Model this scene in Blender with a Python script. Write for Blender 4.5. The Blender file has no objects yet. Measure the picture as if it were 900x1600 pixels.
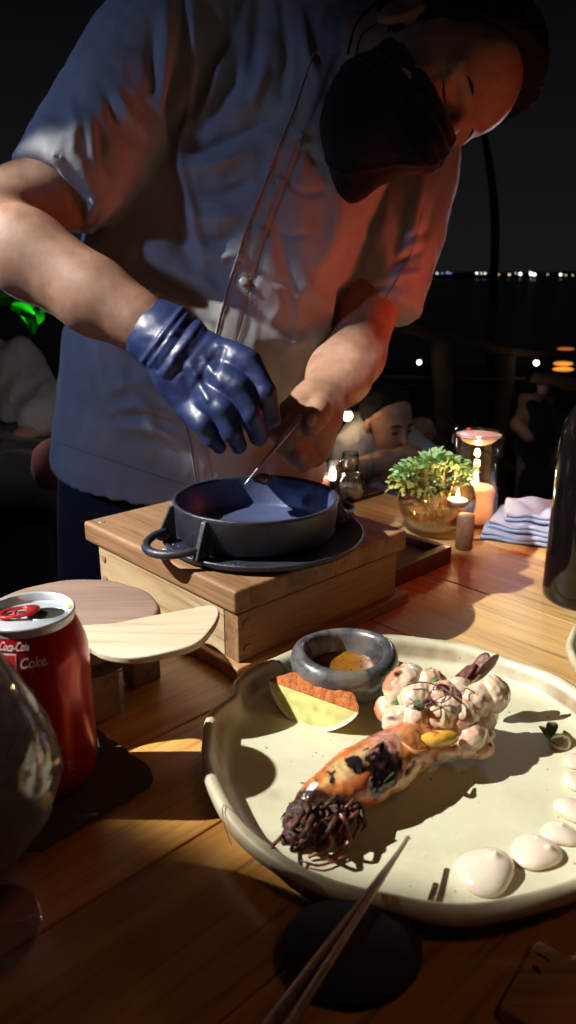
import bpy, bmesh, math, random
import numpy as np
from mathutils import Vector, Matrix, noise as mnoise
from mathutils.bvhtree import BVHTree
random.seed(7)
rng = np.random.default_rng(7)
SC = bpy.context.scene
COL = SC.collection

# ------------------------------------------------------------------ camera
PITCH = math.radians(17.9)
CS, SN = math.cos(PITCH), math.sin(PITCH)
HC = 0.32                       # lens height over the table top (z = 0)
FP = 1155.0                     # focal length in photograph pixels
cam = bpy.data.cameras.new('camera')
cam.sensor_fit = 'VERTICAL'; cam.sensor_height = 36.0
cam.lens = FP / 1600 * 36.0
cam.clip_start = 0.02; cam.clip_end = 6000
cam.dof.use_dof = True; cam.dof.focus_distance = 0.62; cam.dof.aperture_fstop = 9.5
cam_o = bpy.data.objects.new('camera', cam); COL.objects.link(cam_o)
cam_o.location = (0, 0, HC); cam_o.rotation_euler = (math.pi/2 - PITCH, 0, 0)
SC.camera = cam_o
SC.view_settings.view_transform = 'Standard'; SC.view_settings.look = 'None'
SC.view_settings.exposure = 0.0; SC.view_settings.gamma = 1.0
SC.cycles.use_denoising = True
SC.cycles.max_bounces = 10; SC.cycles.transmission_bounces = 10; SC.cycles.transparent_max_bounces = 16
SC.cycles.caustics_refractive = False; SC.cycles.caustics_reflective = False
SC.cycles.sample_clamp_indirect = 4.0

# ------------------------------------------------------------------ world: night sky
wd = bpy.data.worlds.new('World'); SC.world = wd; wd.use_nodes = True
nt = wd.node_tree; nt.nodes.clear()
wo = nt.nodes.new('ShaderNodeOutputWorld'); bg = nt.nodes.new('ShaderNodeBackground')
tc = nt.nodes.new('ShaderNodeTexCoord'); sx = nt.nodes.new('ShaderNodeSeparateXYZ'); cr = nt.nodes.new('ShaderNodeValToRGB')
nt.links.new(tc.outputs['Generated'], sx.inputs[0]); nt.links.new(sx.outputs['Z'], cr.inputs[0])
cr.color_ramp.elements[0].position = 0.0; cr.color_ramp.elements[0].color = (0.0080, 0.0080, 0.0088, 1)
cr.color_ramp.elements[1].position = 0.35; cr.color_ramp.elements[1].color = (0.0016, 0.0016, 0.0022, 1)
nt.links.new(cr.outputs[0], bg.inputs[0]); bg.inputs[1].default_value = 1.0
nt.links.new(bg.outputs[0], wo.inputs[0])

# ------------------------------------------------------------------ lamps of the terrace and added fill lights
def aim(o, target):
    d = Vector(target) - o.location
    o.rotation_euler = d.to_track_quat('-Z', 'Y').to_euler()
def lamp(name, kind, loc, col, power, radius=0.01, target=None, spot=None, blend=0.2):
    l = bpy.data.lights.new(name, kind); l.color = col; l.energy = power
    if kind == 'AREA': l.shape = 'DISK'; l.size = radius
    else: l.shadow_soft_size = radius
    if spot: l.spot_size = math.radians(spot); l.spot_blend = blend
    o = bpy.data.objects.new(name, l); COL.objects.link(o); o.location = loc
    if target: aim(o, target)
    return o
KEY = (-2.0, 0.42, 1.90)
lamp('key_spotlight', 'SPOT', KEY, (1.0, 0.975, 0.91), 700, 0.016, (0.19, 0.615, 0.04), 13.7, 0.20)
lamp('added_cool_spot', 'SPOT', (-0.25, 0.25, 1.0), (0.90, 0.96, 1.0), 70, 0.012, (0.205, 0.910, 0.07), 10.8, 0.5)  # added spot, no real fixture: brightens leaves, candle glass and napkins
lamp('blue_spill_lamp', 'SPOT', (-1.35, 0.15, 0.95), (0.36, 0.52, 1.0), 26, 0.05, (-0.32, 0.95, 0.30), 38, 1.0)
lamp('red_lantern_lamp', 'POINT', (0.38, 0.80, 0.23), (1.0, 0.095, 0.045), 0.8, 0.04)
lamp('warm_overhead_fill', 'SPOT', (0.22, -0.06, 0.80), (1.0, 0.44, 0.20), 1.45, 0.05, (0.0, 0.32, 0.0), 118, 1.0)  # unseen warm fill, added to lift the near table out of the dark
lamp('added_red_arm_spot', 'SPOT', (0.43, 0.86, 0.20), (1.0, 0.11, 0.05), 2.4, 0.03, (0.10, 0.88, 0.36), 48, 0.8)  # extra red spot added to redden the bare forearm

# ------------------------------------------------------------------ pixels of the photograph to places
def W(px, py, dep):
    v = (800 - py) / FP * dep
    return Vector(((px - 450) / FP * dep, dep*CS + v*SN, HC - dep*SN + v*CS))
def G(px, py, z=0.0):
    v = (800 - py) / FP
    d = Vector(((px - 450) / FP, CS + v*SN, -SN + v*CS))
    t = (z - HC) / d.z
    return Vector((0, 0, HC)) + d*t
def project(P):
    P = np.asarray(P, dtype=np.float64)
    y = P[:, 1]; z = P[:, 2] - HC
    dep = y*CS - z*SN; v = y*SN + z*CS
    return 450 + FP*P[:, 0]/dep, 800 - FP*v/dep, dep
AX = Vector((0.727, 0.687, 0)).normalized(); BX = Vector((-AX.y, AX.x, 0))
YAW = math.atan2(AX.y, AX.x)
def AB(a, b, z=0.0): return AX*a + BX*b + Vector((0, 0, z))

# ------------------------------------------------------------------ object helpers
def tag(o, label=None, cat=None, group=None, kind=None):
    if label: o['label'] = label
    if cat: o['category'] = cat
    if group: o['group'] = group
    if kind: o['kind'] = kind
    return o
def empty(name, loc, label, cat, group=None, rz=0.0):
    o = bpy.data.objects.new(name, None); COL.objects.link(o)
    o.location = loc; o.rotation_euler = (0, 0, rz); o.empty_display_size = 0.02
    return tag(o, label, cat, group)
bpy_mw = {}
def link(name, me, mat=None, parent=None, smooth=True, world=True):
    """world=True: the mesh is in world coordinates (shifted into the parent's frame)."""
    if mat is not None:
        for m in (mat if isinstance(mat, (list, tuple)) else [mat]): me.materials.append(m)
    if smooth:
        me.polygons.foreach_set('use_smooth', [True]*len(me.polygons))
    o = bpy.data.objects.new(name, me); COL.objects.link(o)
    if parent is not None:
        o.parent = parent
        if world:
            M = Matrix.Identity(4); p = parent
            while p is not None:
                M = Matrix.LocRotScale(p.location, p.rotation_euler, p.scale) @ M; p = p.parent
            me.transform(M.inverted())
    elif world and len(me.vertices):
        # origin at the thing's base
        co = np.empty(len(me.vertices)*3); me.vertices.foreach_get('co', co); co = co.reshape(-1, 3)
        c = Vector(((co[:, 0].min()+co[:, 0].max())/2, (co[:, 1].min()+co[:, 1].max())/2, co[:, 2].min()))
        me.transform(Matrix.Translation(-c)); o.location = c
    me.update()
    return o
def bm_link(name, bm, mat=None, parent=None, smooth=True, world=True):
    bmesh.ops.recalc_face_normals(bm, faces=bm.faces)
    me = bpy.data.meshes.new(name); bm.to_mesh(me); bm.free()
    return link(name, me, mat, parent, smooth, world)
def from_arrays(name, V, Fc, mat=None, parent=None, smooth=True, col=None, world=True):
    me = bpy.data.meshes.new(name)
    V = np.ascontiguousarray(V, dtype=np.float32)
    Fc = np.asarray(Fc, dtype=np.int32)
    n = Fc.shape[1]
    me.vertices.add(len(V)); me.vertices.foreach_set('co', V.ravel())
    me.loops.add(Fc.size); me.loops.foreach_set('vertex_index', Fc.ravel())
    me.polygons.add(len(Fc)); me.polygons.foreach_set('loop_start', np.arange(0, Fc.size, n, dtype=np.int32))
    me.update(calc_edges=True)
    if col is not None:
        a = me.color_attributes.new('Col', 'FLOAT_COLOR', 'POINT')
        c4 = np.ones((len(V), 4), dtype=np.float32); c4[:, :3] = col
        a.data.foreach_set('color', c4.ravel())
    return link(name, me, mat, parent, smooth, world)
def sharp_bevel(o, width=0.002, seg=2):
    m = o.modifiers.new('bevel', 'BEVEL'); m.width = width; m.segments = seg; m.limit_method = 'ANGLE'
    m.harden_normals = False
    return o
def flat(o):
    o.data.polygons.foreach_set('use_smooth', [False]*len(o.data.polygons)); return o

def loft(rings, close=True, caps=True):
    """rings: list of arrays (n,3) -> V, quads (list of faces)"""
    n = len(rings[0]); V = np.concatenate([np.asarray(r) for r in rings]); Fc = []
    for i in range(len(rings)-1):
        for j in range(n if close else n-1):
            a = i*n + j; b = i*n + (j+1) % n
            Fc.append((a, b, b+n, a+n))
    if caps:
        Fc.append(tuple(range(n-1, -1, -1))); k = (len(rings)-1)*n
        Fc.append(tuple(range(k, k+n)))
    return V, Fc
def add_loft(bm, rings, close=True, caps=True):
    V, Fc = loft(rings, close, caps)
    vs = [bm.verts.new(v) for v in V]
    for f in Fc:
        try: bm.faces.new([vs[i] for i in f])
        except ValueError: pass
    return vs
def frame(d):
    d = Vector(d).normalized(); up = Vector((0, 0, 1)) if abs(d.z) < 0.9 else Vector((1, 0, 0))
    x = d.cross(up).normalized(); y = x.cross(d).normalized(); return x, y
def catmull(pts, m=6):
    P = [Vector(p) for p in pts]
    if len(P) < 3:
        return [P[0].lerp(P[-1], i/m) for i in range(m+1)]
    Q = [P[0]*2-P[1]] + P + [P[-1]*2-P[-2]]; out = []
    for i in range(1, len(Q)-2):
        for k in range(m):
            t = k/m; a, b, c, d = Q[i-1], Q[i], Q[i+1], Q[i+2]
            out.append(0.5*((2*b) + (c-a)*t + (2*a-5*b+4*c-d)*t*t + (3*b-a-3*c+d)*t**3))
    out.append(P[-1]); return out
def add_tube(bm, pts, r, n=8, m=5, raw=False):
    pts = [Vector(p) for p in pts]
    C = pts if raw else catmull(pts, m)
    rr = r if isinstance(r, (list, tuple)) else [r, r]
    rings = []; x = None
    for i, c in enumerate(C):
        d = (C[min(i+1, len(C)-1)] - C[max(i-1, 0)])
        if d.length < 1e-9: d = Vector((0, 0, 1))
        d.normalize()
        if x is None: x, y = frame(d)
        else:
            x = (x - d*x.dot(d)).normalized(); y = x.cross(d).normalized()
        t = i/(len(C)-1)*(len(rr)-1); k = min(int(t), len(rr)-2); R = rr[k] + (rr[k+1]-rr[k])*(t-k)
        rings.append([c + x*math.cos(a)*R + y*math.sin(a)*R for a in [2*math.pi*j/n for j in range(n)]])
    add_loft(bm, rings)
def add_box(bm, c, s, M=None):
    c = Vector(c); vs = []
    for dx in (-1, 1):
        for dy in (-1, 1):
            for dz in (-1, 1):
                p = c + Vector((dx*s[0]/2, dy*s[1]/2, dz*s[2]/2))
                vs.append(bm.verts.new(M @ p if M else p))
    for f in ((0,1,3,2),(4,6,7,5),(0,4,5,1),(2,3,7,6),(0,2,6,4),(1,5,7,3)):
        bm.faces.new([vs[i] for i in f])
def add_lathe(bm, prof, c=(0,0,0), n=48, fn=None):
    """prof: (r,z) list, outside up then inside down; closed at r=0 ends. fn(x,y,z,ang)->vec"""
    c = Vector(c); rings = []
    for r, z in prof:
        rings.append([(r*math.cos(2*math.pi*j/n), r*math.sin(2*math.pi*j/n), z) for j in range(n)])
    vs = []
    for ring in rings:
        row = []
        for p in ring:
            q = Vector(p)
            if fn: q = Vector(fn(q))
            row.append(bm.verts.new(q + c))
        vs.append(row)
    for i in range(len(vs)-1):
        for j in range(n):
            bm.faces.new((vs[i][j], vs[i][(j+1) % n], vs[i+1][(j+1) % n], vs[i+1][j]))
    bmesh.ops.remove_doubles(bm, verts=bm.verts[:], dist=1e-6)
def add_prism(bm, poly, z0, z1):
    b = [bm.verts.new((p[0], p[1], z0)) for p in poly]; t = [bm.verts.new((p[0], p[1], z1)) for p in poly]
    n = len(poly); bm.faces.new(b[::-1]); bm.faces.new(t)
    for i in range(n): bm.faces.new((b[i], b[(i+1) % n], t[(i+1) % n], t[i]))

# ------------------------------------------------------------------ distance fields -> meshes
class Field:
    def __init__(s, lo, hi, h):
        s.h = h; s.lo = np.array(lo, dtype=np.float32)
        s.n = np.ceil((np.array(hi)-np.array(lo))/h).astype(int)+1
        s.F = np.full(tuple(s.n), 1.0, dtype=np.float32)
    def _sl(s, lo, hi, pad):
        a = np.clip(np.floor((np.array(lo)-pad-s.lo)/s.h).astype(int), 0, s.n)
        b = np.clip(np.ceil((np.array(hi)+pad-s.lo)/s.h).astype(int)+1, 0, s.n)
        return a, b
    def _grid(s, a, b):
        x = (s.lo[0]+s.h*np.arange(a[0], b[0], dtype=np.float32))[:, None, None]
        y = (s.lo[1]+s.h*np.arange(a[1], b[1], dtype=np.float32))[None, :, None]
        z = (s.lo[2]+s.h*np.arange(a[2], b[2], dtype=np.float32))[None, None, :]
        return x, y, z
    def op(s, fn, lo, hi, k=0.0, mode='u'):
        a, b = s._sl(lo, hi, max(k, 0)+3*s.h)
        if np.any(b <= a): return
        d = fn(*s._grid(a, b)).astype(np.float32)
        S = (slice(a[0], b[0]), slice(a[1], b[1]), slice(a[2], b[2])); Fv = s.F[S]
        if mode == 'u':
            if k > 0:
                hh = np.maximum(k-np.abs(Fv-d), 0)/k; s.F[S] = np.minimum(Fv, d)-hh*hh*k*0.25
            else: s.F[S] = np.minimum(Fv, d)
        else:
            if k > 0:
                hh = np.maximum(k-np.abs(Fv+d), 0)/k; s.F[S] = np.maximum(Fv, -d)+hh*hh*k*0.25
            else: s.F[S] = np.maximum(Fv, -d)
    def cap(s, p, q, ra, rb, k=0.0, mode='u'):
        p = np.array(p, dtype=np.float32); q = np.array(q, dtype=np.float32); e = q-p; L = float(e@e)+1e-12; R = max(ra, rb)
        def fn(x, y, z):
            dx, dy, dz = x-p[0], y-p[1], z-p[2]
            t = np.clip((dx*e[0]+dy*e[1]+dz*e[2])/L, 0, 1)
            return np.sqrt((dx-t*e[0])**2+(dy-t*e[1])**2+(dz-t*e[2])**2)-(ra+(rb-ra)*t)
        s.op(fn, np.minimum(p, q)-R, np.maximum(p, q)+R, k, mode)
    def ell(s, c, r, M=None, k=0.0, mode='u'):
        """M: 3x3 whose rows are the ellipsoid's axes"""
        c = np.array(c, dtype=np.float32); r = np.array(r, dtype=np.float32); A = np.eye(3, dtype=np.float32) if M is None else np.array(M, dtype=np.float32)
        R = float(r.max())
        def fn(x, y, z):
            dx, dy, dz = x-c[0], y-c[1], z-c[2]
            u = A[0,0]*dx+A[0,1]*dy+A[0,2]*dz; v = A[1,0]*dx+A[1,1]*dy+A[1,2]*dz; w = A[2,0]*dx+A[2,1]*dy+A[2,2]*dz
            k0 = np.sqrt((u/r[0])**2+(v/r[1])**2+(w/r[2])**2); k1 = np.sqrt((u/r[0]**2)**2+(v/r[1]**2)**2+(w/r[2]**2)**2)+1e-9
            return k0*(k0-1)/k1
        s.op(fn, c-R, c+R, k, mode)
    def chain(s, pts, rr, k=0.0, mode='u'):
        for i in range(len(pts)-1): s.cap(pts[i], pts[i+1], rr[i], rr[i+1], k, mode)
    def plane_cut(s, c, n):
        """remove what lies on the side n points to"""
        c = np.array(c, dtype=np.float32); n = np.array(n, dtype=np.float32); n = n/np.linalg.norm(n)
        x, y, z = s._grid(np.zeros(3, int), s.n)
        s.F = np.maximum(s.F, (x-c[0])*n[0]+(y-c[1])*n[1]+(z-c[2])*n[2]).astype(np.float32)
    def mesh(s, smooth=2):
        Fv = s.F; sg = Fv < 0
        n = Fv.shape
        c0 = sg[:-1, :-1, :-1]; cnt = np.zeros(c0.shape, dtype=np.int8)
        for dx in (0, 1):
            for dy in (0, 1):
                for dz in (0, 1): cnt += sg[dx:n[0]-1+dx, dy:n[1]-1+dy, dz:n[2]-1+dz]
        act = (cnt > 0) & (cnt < 8); idx = np.argwhere(act)
        vid = np.full(act.shape, -1, dtype=np.int32); vid[act] = np.arange(len(idx))
        P = np.zeros((len(idx), 3)); N = np.zeros(len(idx))
        i, j, k = idx.T
        cor = {}
        for dx in (0, 1):
            for dy in (0, 1):
                for dz in (0, 1): cor[(dx, dy, dz)] = Fv[i+dx, j+dy, k+dz]
        for ax in range(3):
            o = [q for q in range(3) if q != ax]
            for u in (0, 1):
                for w in (0, 1):
                    a = [0, 0, 0]; a[o[0]] = u; a[o[1]] = w; b = list(a); b[ax] = 1
                    fa = cor[tuple(a)]; fb = cor[tuple(b)]; m = (fa < 0) != (fb < 0)
                    t = np.where(m, fa/np.where(m, fa-fb, 1), 0)
                    pt = np.zeros((len(idx), 3)); pt[:, o[0]] = u; pt[:, o[1]] = w; pt[:, ax] = t
                    P[m] += pt[m]; N[m] += 1
        V = s.lo + s.h*(idx + P/N[:, None])
        Q = []
        for ax in range(3):
            o = [(ax+1) % 3, (ax+2) % 3]
            sl1 = [slice(None)]*3; sl2 = [slice(None)]*3; sl1[ax] = slice(0, -1); sl2[ax] = slice(1, None)
            ch = sg[tuple(sl1)] != sg[tuple(sl2)]
            e = np.argwhere(ch)
            e = e[(e[:, o[0]] > 0) & (e[:, o[1]] > 0) & (e[:, o[0]] < n[o[0]]-1) & (e[:, o[1]] < n[o[1]]-1)]
            if not len(e): continue
            ins = sg[e[:, 0], e[:, 1], e[:, 2]]
            q = []
            for du, dw in ((-1, -1), (0, -1), (0, 0), (-1, 0)):
                c = e.copy(); c[:, o[0]] += du; c[:, o[1]] += dw; q.append(vid[c[:, 0], c[:, 1], c[:, 2]])
            q = np.stack(q, 1); q[~ins] = q[~ins][:, ::-1]; Q.append(q)
        Q = np.concatenate(Q)
        for _ in range(smooth): V = relax(V, Q, 0.5)
        return V, Q
def relax(V, Q, lam):
    a = Q.ravel(); b = np.roll(Q, -1, 1).ravel()
    c = np.bincount(a, minlength=len(V))+np.bincount(b, minlength=len(V)); S = np.zeros_like(V)
    for d in range(3): S[:, d] = np.bincount(a, V[b, d], len(V))+np.bincount(b, V[a, d], len(V))
    return V + lam*(S/np.maximum(c, 1)[:, None]-V)
def normals(V, Q):
    n = np.cross(V[Q[:, 2]]-V[Q[:, 0]], V[Q[:, 3]]-V[Q[:, 1]]) if Q.shape[1] == 4 else np.cross(V[Q[:, 1]]-V[Q[:, 0]], V[Q[:, 2]]-V[Q[:, 0]])
    N = np.zeros_like(V)
    for j in range(Q.shape[1]):
        for d in range(3): N[:, d] += np.bincount(Q[:, j], n[:, d], len(V))
    return N/np.maximum(np.linalg.norm(N, axis=1), 1e-12)[:, None]
# value noise in numpy
_perm = rng.random((64, 64, 64)).astype(np.float32)
def vnoise(P, s):
    p = np.asarray(P)*s; i = np.floor(p).astype(int); f = p-i; f = f*f*(3-2*f); r = 0
    for dx in (0, 1):
        for dy in (0, 1):
            for dz in (0, 1):
                w = (f[:, 0] if dx else 1-f[:, 0])*(f[:, 1] if dy else 1-f[:, 1])*(f[:, 2] if dz else 1-f[:, 2])
                r = r+w*_perm[(i[:, 0]+dx) & 63, (i[:, 1]+dy) & 63, (i[:, 2]+dz) & 63]
    return r*2-1
def fbm(P, s, o=3):
    r = 0; a = 1; t = 0
    for _ in range(o): r = r+a*vnoise(P, s); t += a; a *= .5; s *= 2.1
    return r/t
def seg_dist(px, py, poly):
    d = np.full(len(px), 1e9); T = np.zeros(len(px)); L = len(poly)-1
    for i in range(L):
        ax, ay = poly[i]; bx, by = poly[i+1]; ex, ey = bx-ax, by-ay; l = ex*ex+ey*ey+1e-9
        t = np.clip(((px-ax)*ex+(py-ay)*ey)/l, 0, 1); q = np.hypot(px-ax-t*ex, py-ay-t*ey)
        m = q < d; d[m] = q[m]; T[m] = ((i+t)/L)[m]
    return d, T

# ------------------------------------------------------------------ materials
def new_mat(name):
    m = bpy.data.materials.new(name); m.use_nodes = True; nt = m.node_tree; b = nt.nodes['Principled BSDF']; return m, nt, b
def ramp(nt, fac, stops):
    r = nt.nodes.new('ShaderNodeValToRGB'); e = r.color_ramp.elements
    while len(e) < len(stops): e.new(0.5)
    for el, (p, c) in zip(e, stops):
        el.position = p; el.color = (*c, 1) if len(c) == 3 else c
    nt.links.new(fac, r.inputs[0]); return r.outputs[0]
def coords(nt, scale=(1, 1, 1), rnd=False, rot=(0,0,0)):
    t = nt.nodes.new('ShaderNodeTexCoord'); m = nt.nodes.new('ShaderNodeMapping'); m.inputs['Scale'].default_value = scale; m.inputs['Rotation'].default_value = rot
    nt.links.new(t.outputs['Object'], m.inputs[0])
    if rnd:
        oi = nt.nodes.new('ShaderNodeObjectInfo'); mu = nt.nodes.new('ShaderNodeVectorMath'); mu.operation = 'SCALE'
        cb = nt.nodes.new('ShaderNodeCombineXYZ'); 
        for i in range(3): nt.links.new(oi.outputs['Random'], cb.inputs[i])
        nt.links.new(cb.outputs[0], mu.inputs[0]); mu.inputs['Scale'].default_value = 37.0
        nt.links.new(mu.outputs[0], m.inputs['Location'])
    return m.outputs[0]
def noise_tex(nt, vec, scale, detail=5, rough=0.55, dist=0.0):
    n = nt.nodes.new('ShaderNodeTexNoise'); n.inputs['Scale'].default_value = scale; n.inputs['Detail'].default_value = detail
    n.inputs['Roughness'].default_value = rough; n.inputs['Distortion'].default_value = dist
    nt.links.new(vec, n.inputs['Vector']); return n.outputs['Fac']
def bump(nt, b, h, strength=0.3, dist=0.001):
    n = nt.nodes.new('ShaderNodeBump'); n.inputs['Strength'].default_value = strength; n.inputs['Distance'].default_value = dist
    nt.links.new(h, n.inputs['Height']); nt.links.new(n.outputs[0], b.inputs['Normal']); return n
def mix(nt, a, b, fac, mode='MIX'):
    m = nt.nodes.new('ShaderNodeMix'); m.data_type = 'RGBA'; m.blend_type = mode
    for inp, v in ((m.inputs['Factor'], fac), (m.inputs['A'], a), (m.inputs['B'], b)):
        if isinstance(v, bpy.types.NodeSocket): nt.links.new(v, inp)
        else: inp.default_value = v if not isinstance(v, tuple) else (*v, 1)
    return m.outputs['Result']
def rng_map(nt, f, a, b):
    m = nt.nodes.new('ShaderNodeMapRange'); nt.links.new(f, m.inputs[0]); m.inputs['To Min'].default_value = a; m.inputs['To Max'].default_value = b; return m.outputs[0]
def plain(name, c1, c2=None, rough=0.5, scale=40, bstr=0.2, bdist=0.0006, metal=0.0, spec=0.5, sss=0.0, coat=0.0, bscale=None, rvar=0.08, stretch=(1,1,1)):
    m, nt, b = new_mat(name); v = coords(nt, stretch)
    c2 = c2 or tuple(x*0.8 for x in c1)
    n = noise_tex(nt, v, scale); nt.links.new(ramp(nt, n, [(0.32, c2), (0.68, c1)]), b.inputs['Base Color'])
    nb = noise_tex(nt, v, bscale or scale*4, 6); bump(nt, b, nb, bstr, bdist)
    nt.links.new(rng_map(nt, n, rough-rvar, rough+rvar), b.inputs['Roughness'])
    b.inputs['Metallic'].default_value = metal; b.inputs['Specular IOR Level'].default_value = spec
    b.inputs['Coat Weight'].default_value = coat; b.inputs['Coat Roughness'].default_value = 0.15
    if sss: b.inputs['Subsurface Weight'].default_value = sss; b.inputs['Subsurface Radius'].default_value = (0.006, 0.003, 0.0015); b.inputs['Subsurface Scale'].default_value = 1.0
    return m
def wood(name, dark, mid, light, rough=0.4, s=1.0, coat=0.0, bstr=0.35, spec=0.5, var=0.5):
    """grain runs along local X; each object gets its own board"""
    m, nt, b = new_mat(name)
    v1 = coords(nt, (2.2*s, 26*s, 26*s), True); v2 = coords(nt, (9*s, 190*s, 190*s), True); v3 = coords(nt, (3*s, 7*s, 7*s), True)
    n1 = noise_tex(nt, v1, 1.0, 6, 0.6, 0.6); n2 = noise_tex(nt, v2, 1.0, 4, 0.6); n3 = noise_tex(nt, v3, 1.0, 3)
    base = ramp(nt, n1, [(0.28, dark), (0.5, mid), (0.72, light)])
    pores = ramp(nt, n2, [(0.30, (0.45, 0.40, 0.36)), (0.48, (1, 1, 1))])
    c = mix(nt, base, pores, 0.75, 'MULTIPLY')
    big = ramp(nt, n3, [(0.3, (0.66, 0.6, 0.55)), (0.7, (1.15, 1.12, 1.1))]); c = mix(nt, c, big, var, 'MULTIPLY')
    oi = nt.nodes.new('ShaderNodeObjectInfo'); tone = ramp(nt, oi.outputs['Random'], [(0, (0.72, 0.66, 0.62)), (1, (1.12, 1.1, 1.08))])
    c = mix(nt, c, tone, 0.8, 'MULTIPLY')
    nt.links.new(c, b.inputs['Base Color'])
    ad = nt.nodes.new('ShaderNodeMath'); ad.operation = 'ADD'; nt.links.new(n1, ad.inputs[0]); nt.links.new(n2, ad.inputs[1])
    bump(nt, b, ad.outputs[0], bstr, 0.0006)
    nt.links.new(rng_map(nt, n2, rough-0.08, rough+0.12), b.inputs['Roughness'])
    b.inputs['Specular IOR Level'].default_value = spec; b.inputs['Coat Weight'].default_value = coat; b.inputs['Coat Roughness'].default_value = 0.22
    return m
def glass(name, col=(1, 1, 1), rough=0.0, ior=1.45, trans=1.0):
    m, nt, b = new_mat(name); b.inputs['Base Color'].default_value = (*col, 1); b.inputs['Roughness'].default_value = rough
    b.inputs['Transmission Weight'].default_value = trans; b.inputs['IOR'].default_value = ior
    return m
def thin_glass(name, tint=(0.95, 0.97, 0.97), gl=1.0):
    """glass that lets lamp light through so that flames behind it light the table"""
    m, nt, b = new_mat(name); out = nt.nodes['Material Output']; nt.nodes.remove(b)
    tr = nt.nodes.new('ShaderNodeBsdfTransparent'); tr.inputs[0].default_value = (*tint, 1)
    gs = nt.nodes.new('ShaderNodeBsdfGlossy'); gs.inputs['Roughness'].default_value = 0.03
    fr = nt.nodes.new('ShaderNodeLayerWeight'); fr.inputs['Blend'].default_value = 0.35
    ma = nt.nodes.new('ShaderNodeMath'); ma.operation = 'MULTIPLY_ADD'; nt.links.new(fr.outputs['Facing'], ma.inputs[0]); ma.inputs[1].default_value = 0.55*gl; ma.inputs[2].default_value = 0.03
    mx = nt.nodes.new('ShaderNodeMixShader'); nt.links.new(ma.outputs[0], mx.inputs[0]); nt.links.new(tr.outputs[0], mx.inputs[1]); nt.links.new(gs.outputs[0], mx.inputs[2])
    nt.links.new(mx.outputs[0], out.inputs[0]); return m
def emit(name, col, st):
    m, nt, b = new_mat(name); b.inputs['Base Color'].default_value = (*col, 1); b.inputs['Emission Color'].default_value = (*col, 1); b.inputs['Emission Strength'].default_value = st; return m
def vcol(name, rough=0.45, sss=0.0, bstr=0.3, bscale=400, bdist=0.0005, spec=0.5, coat=0.0, nvar=0.35, nscale=90, sr=(0.004,0.002,0.001)):
    m, nt, b = new_mat(name); a = nt.nodes.new('ShaderNodeAttribute'); a.attribute_name = 'Col'; v = coords(nt)
    n = noise_tex(nt, v, nscale, 5); k = ramp(nt, n, [(0.3, (0.6, 0.6, 0.6)), (0.7, (1.15, 1.15, 1.15))])
    nt.links.new(mix(nt, a.outputs['Color'], k, nvar, 'MULTIPLY'), b.inputs['Base Color'])
    nb = noise_tex(nt, v, bscale, 5); bump(nt, b, nb, bstr, bdist)
    nt.links.new(rng_map(nt, n, rough-0.12, rough+0.12), b.inputs['Roughness']); b.inputs['Specular IOR Level'].default_value = spec
    b.inputs['Coat Weight'].default_value = coat; b.inputs['Coat Roughness'].default_value = 0.12
    if sss: b.inputs['Subsurface Weight'].default_value = sss; b.inputs['Subsurface Radius'].default_value = sr; b.inputs['Subsurface Scale'].default_value = 1.0
    return m
def cloth(name, c1, c2, rough=0.85, weave=1500, bstr=0.25):
    m, nt, b = new_mat(name); v = coords(nt); n = noise_tex(nt, v, 9, 4); nt.links.new(ramp(nt, n, [(0.3, c2), (0.7, c1)]), b.inputs['Base Color'])
    w = noise_tex(nt, v, weave, 2); w2 = noise_tex(nt, v, 60, 5); ad = nt.nodes.new('ShaderNodeMath'); ad.operation = 'MULTIPLY_ADD'
    nt.links.new(w, ad.inputs[0]); ad.inputs[1].default_value = 0.25; nt.links.new(w2, ad.inputs[2])
    bump(nt, b, ad.outputs[0], bstr, 0.0015); b.inputs['Roughness'].default_value = rough; b.inputs['Sheen Weight'].default_value = 0.15
    b.inputs['Specular IOR Level'].default_value = 0.2
    return m
M = {}
M['table'] = wood('table_wood', (0.30, 0.125, 0.030), (0.56, 0.29, 0.075), (0.70, 0.42, 0.13), 0.30, 1.0, 0.3)
M['table_light'] = wood('light_table_wood', (0.44, 0.25, 0.085), (0.72, 0.48, 0.19), (0.82, 0.62, 0.30), 0.52, 1.0, 0.05, spec=0.35)
M['block'] = wood('block_wood', (0.17, 0.085, 0.038), (0.36, 0.21, 0.105), (0.50, 0.32, 0.18), 0.6, 1.3, bstr=0.8, var=0.9)
M['pale_wood'] = wood('pale_block_wood', (0.36, 0.25, 0.12), (0.53, 0.42, 0.25), (0.64, 0.53, 0.35), 0.6, 1.1, bstr=0.8, var=0.8)
M['stump'] = wood('stump_wood', (0.24, 0.15, 0.11), (0.36, 0.25, 0.20), (0.44, 0.33, 0.27), 0.65, 0.8)
M['paddle'] = wood('paddle_wood', (0.55, 0.45, 0.30), (0.68, 0.58, 0.42), (0.76, 0.67, 0.52), 0.6, 0.7)
M['tray'] = wood('tray_wood', (0.035, 0.014, 0.009), (0.075, 0.03, 0.016), (0.12, 0.05, 0.025), 0.35, 1.3, 0.2)
M['rail'] = wood('rail_wood', (0.05, 0.03, 0.02), (0.10, 0.065, 0.04), (0.16, 0.10, 0.06), 0.8, 0.4)
M['bark'] = plain('bark', (0.16, 0.10, 0.065), (0.05, 0.03, 0.02), 0.85, 60, 0.8, 0.002)
M['end_grain'] = plain('end_grain', (0.40, 0.24, 0.12), (0.25, 0.13, 0.06), 0.7, 120, 0.4, 0.0005)
M['iron'] = plain('cast_iron', (0.050, 0.057, 0.085), (0.028, 0.032, 0.048), 0.40, 60, 0.6, 0.0006, 0.35, 0.6, bscale=700)
M['iron_in'] = plain('pan_inside', (0.075, 0.095, 0.20), (0.05, 0.062, 0.15), 0.42, 22, 0.5, 0.0006, 0.2, 0.6, bscale=300)
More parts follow.
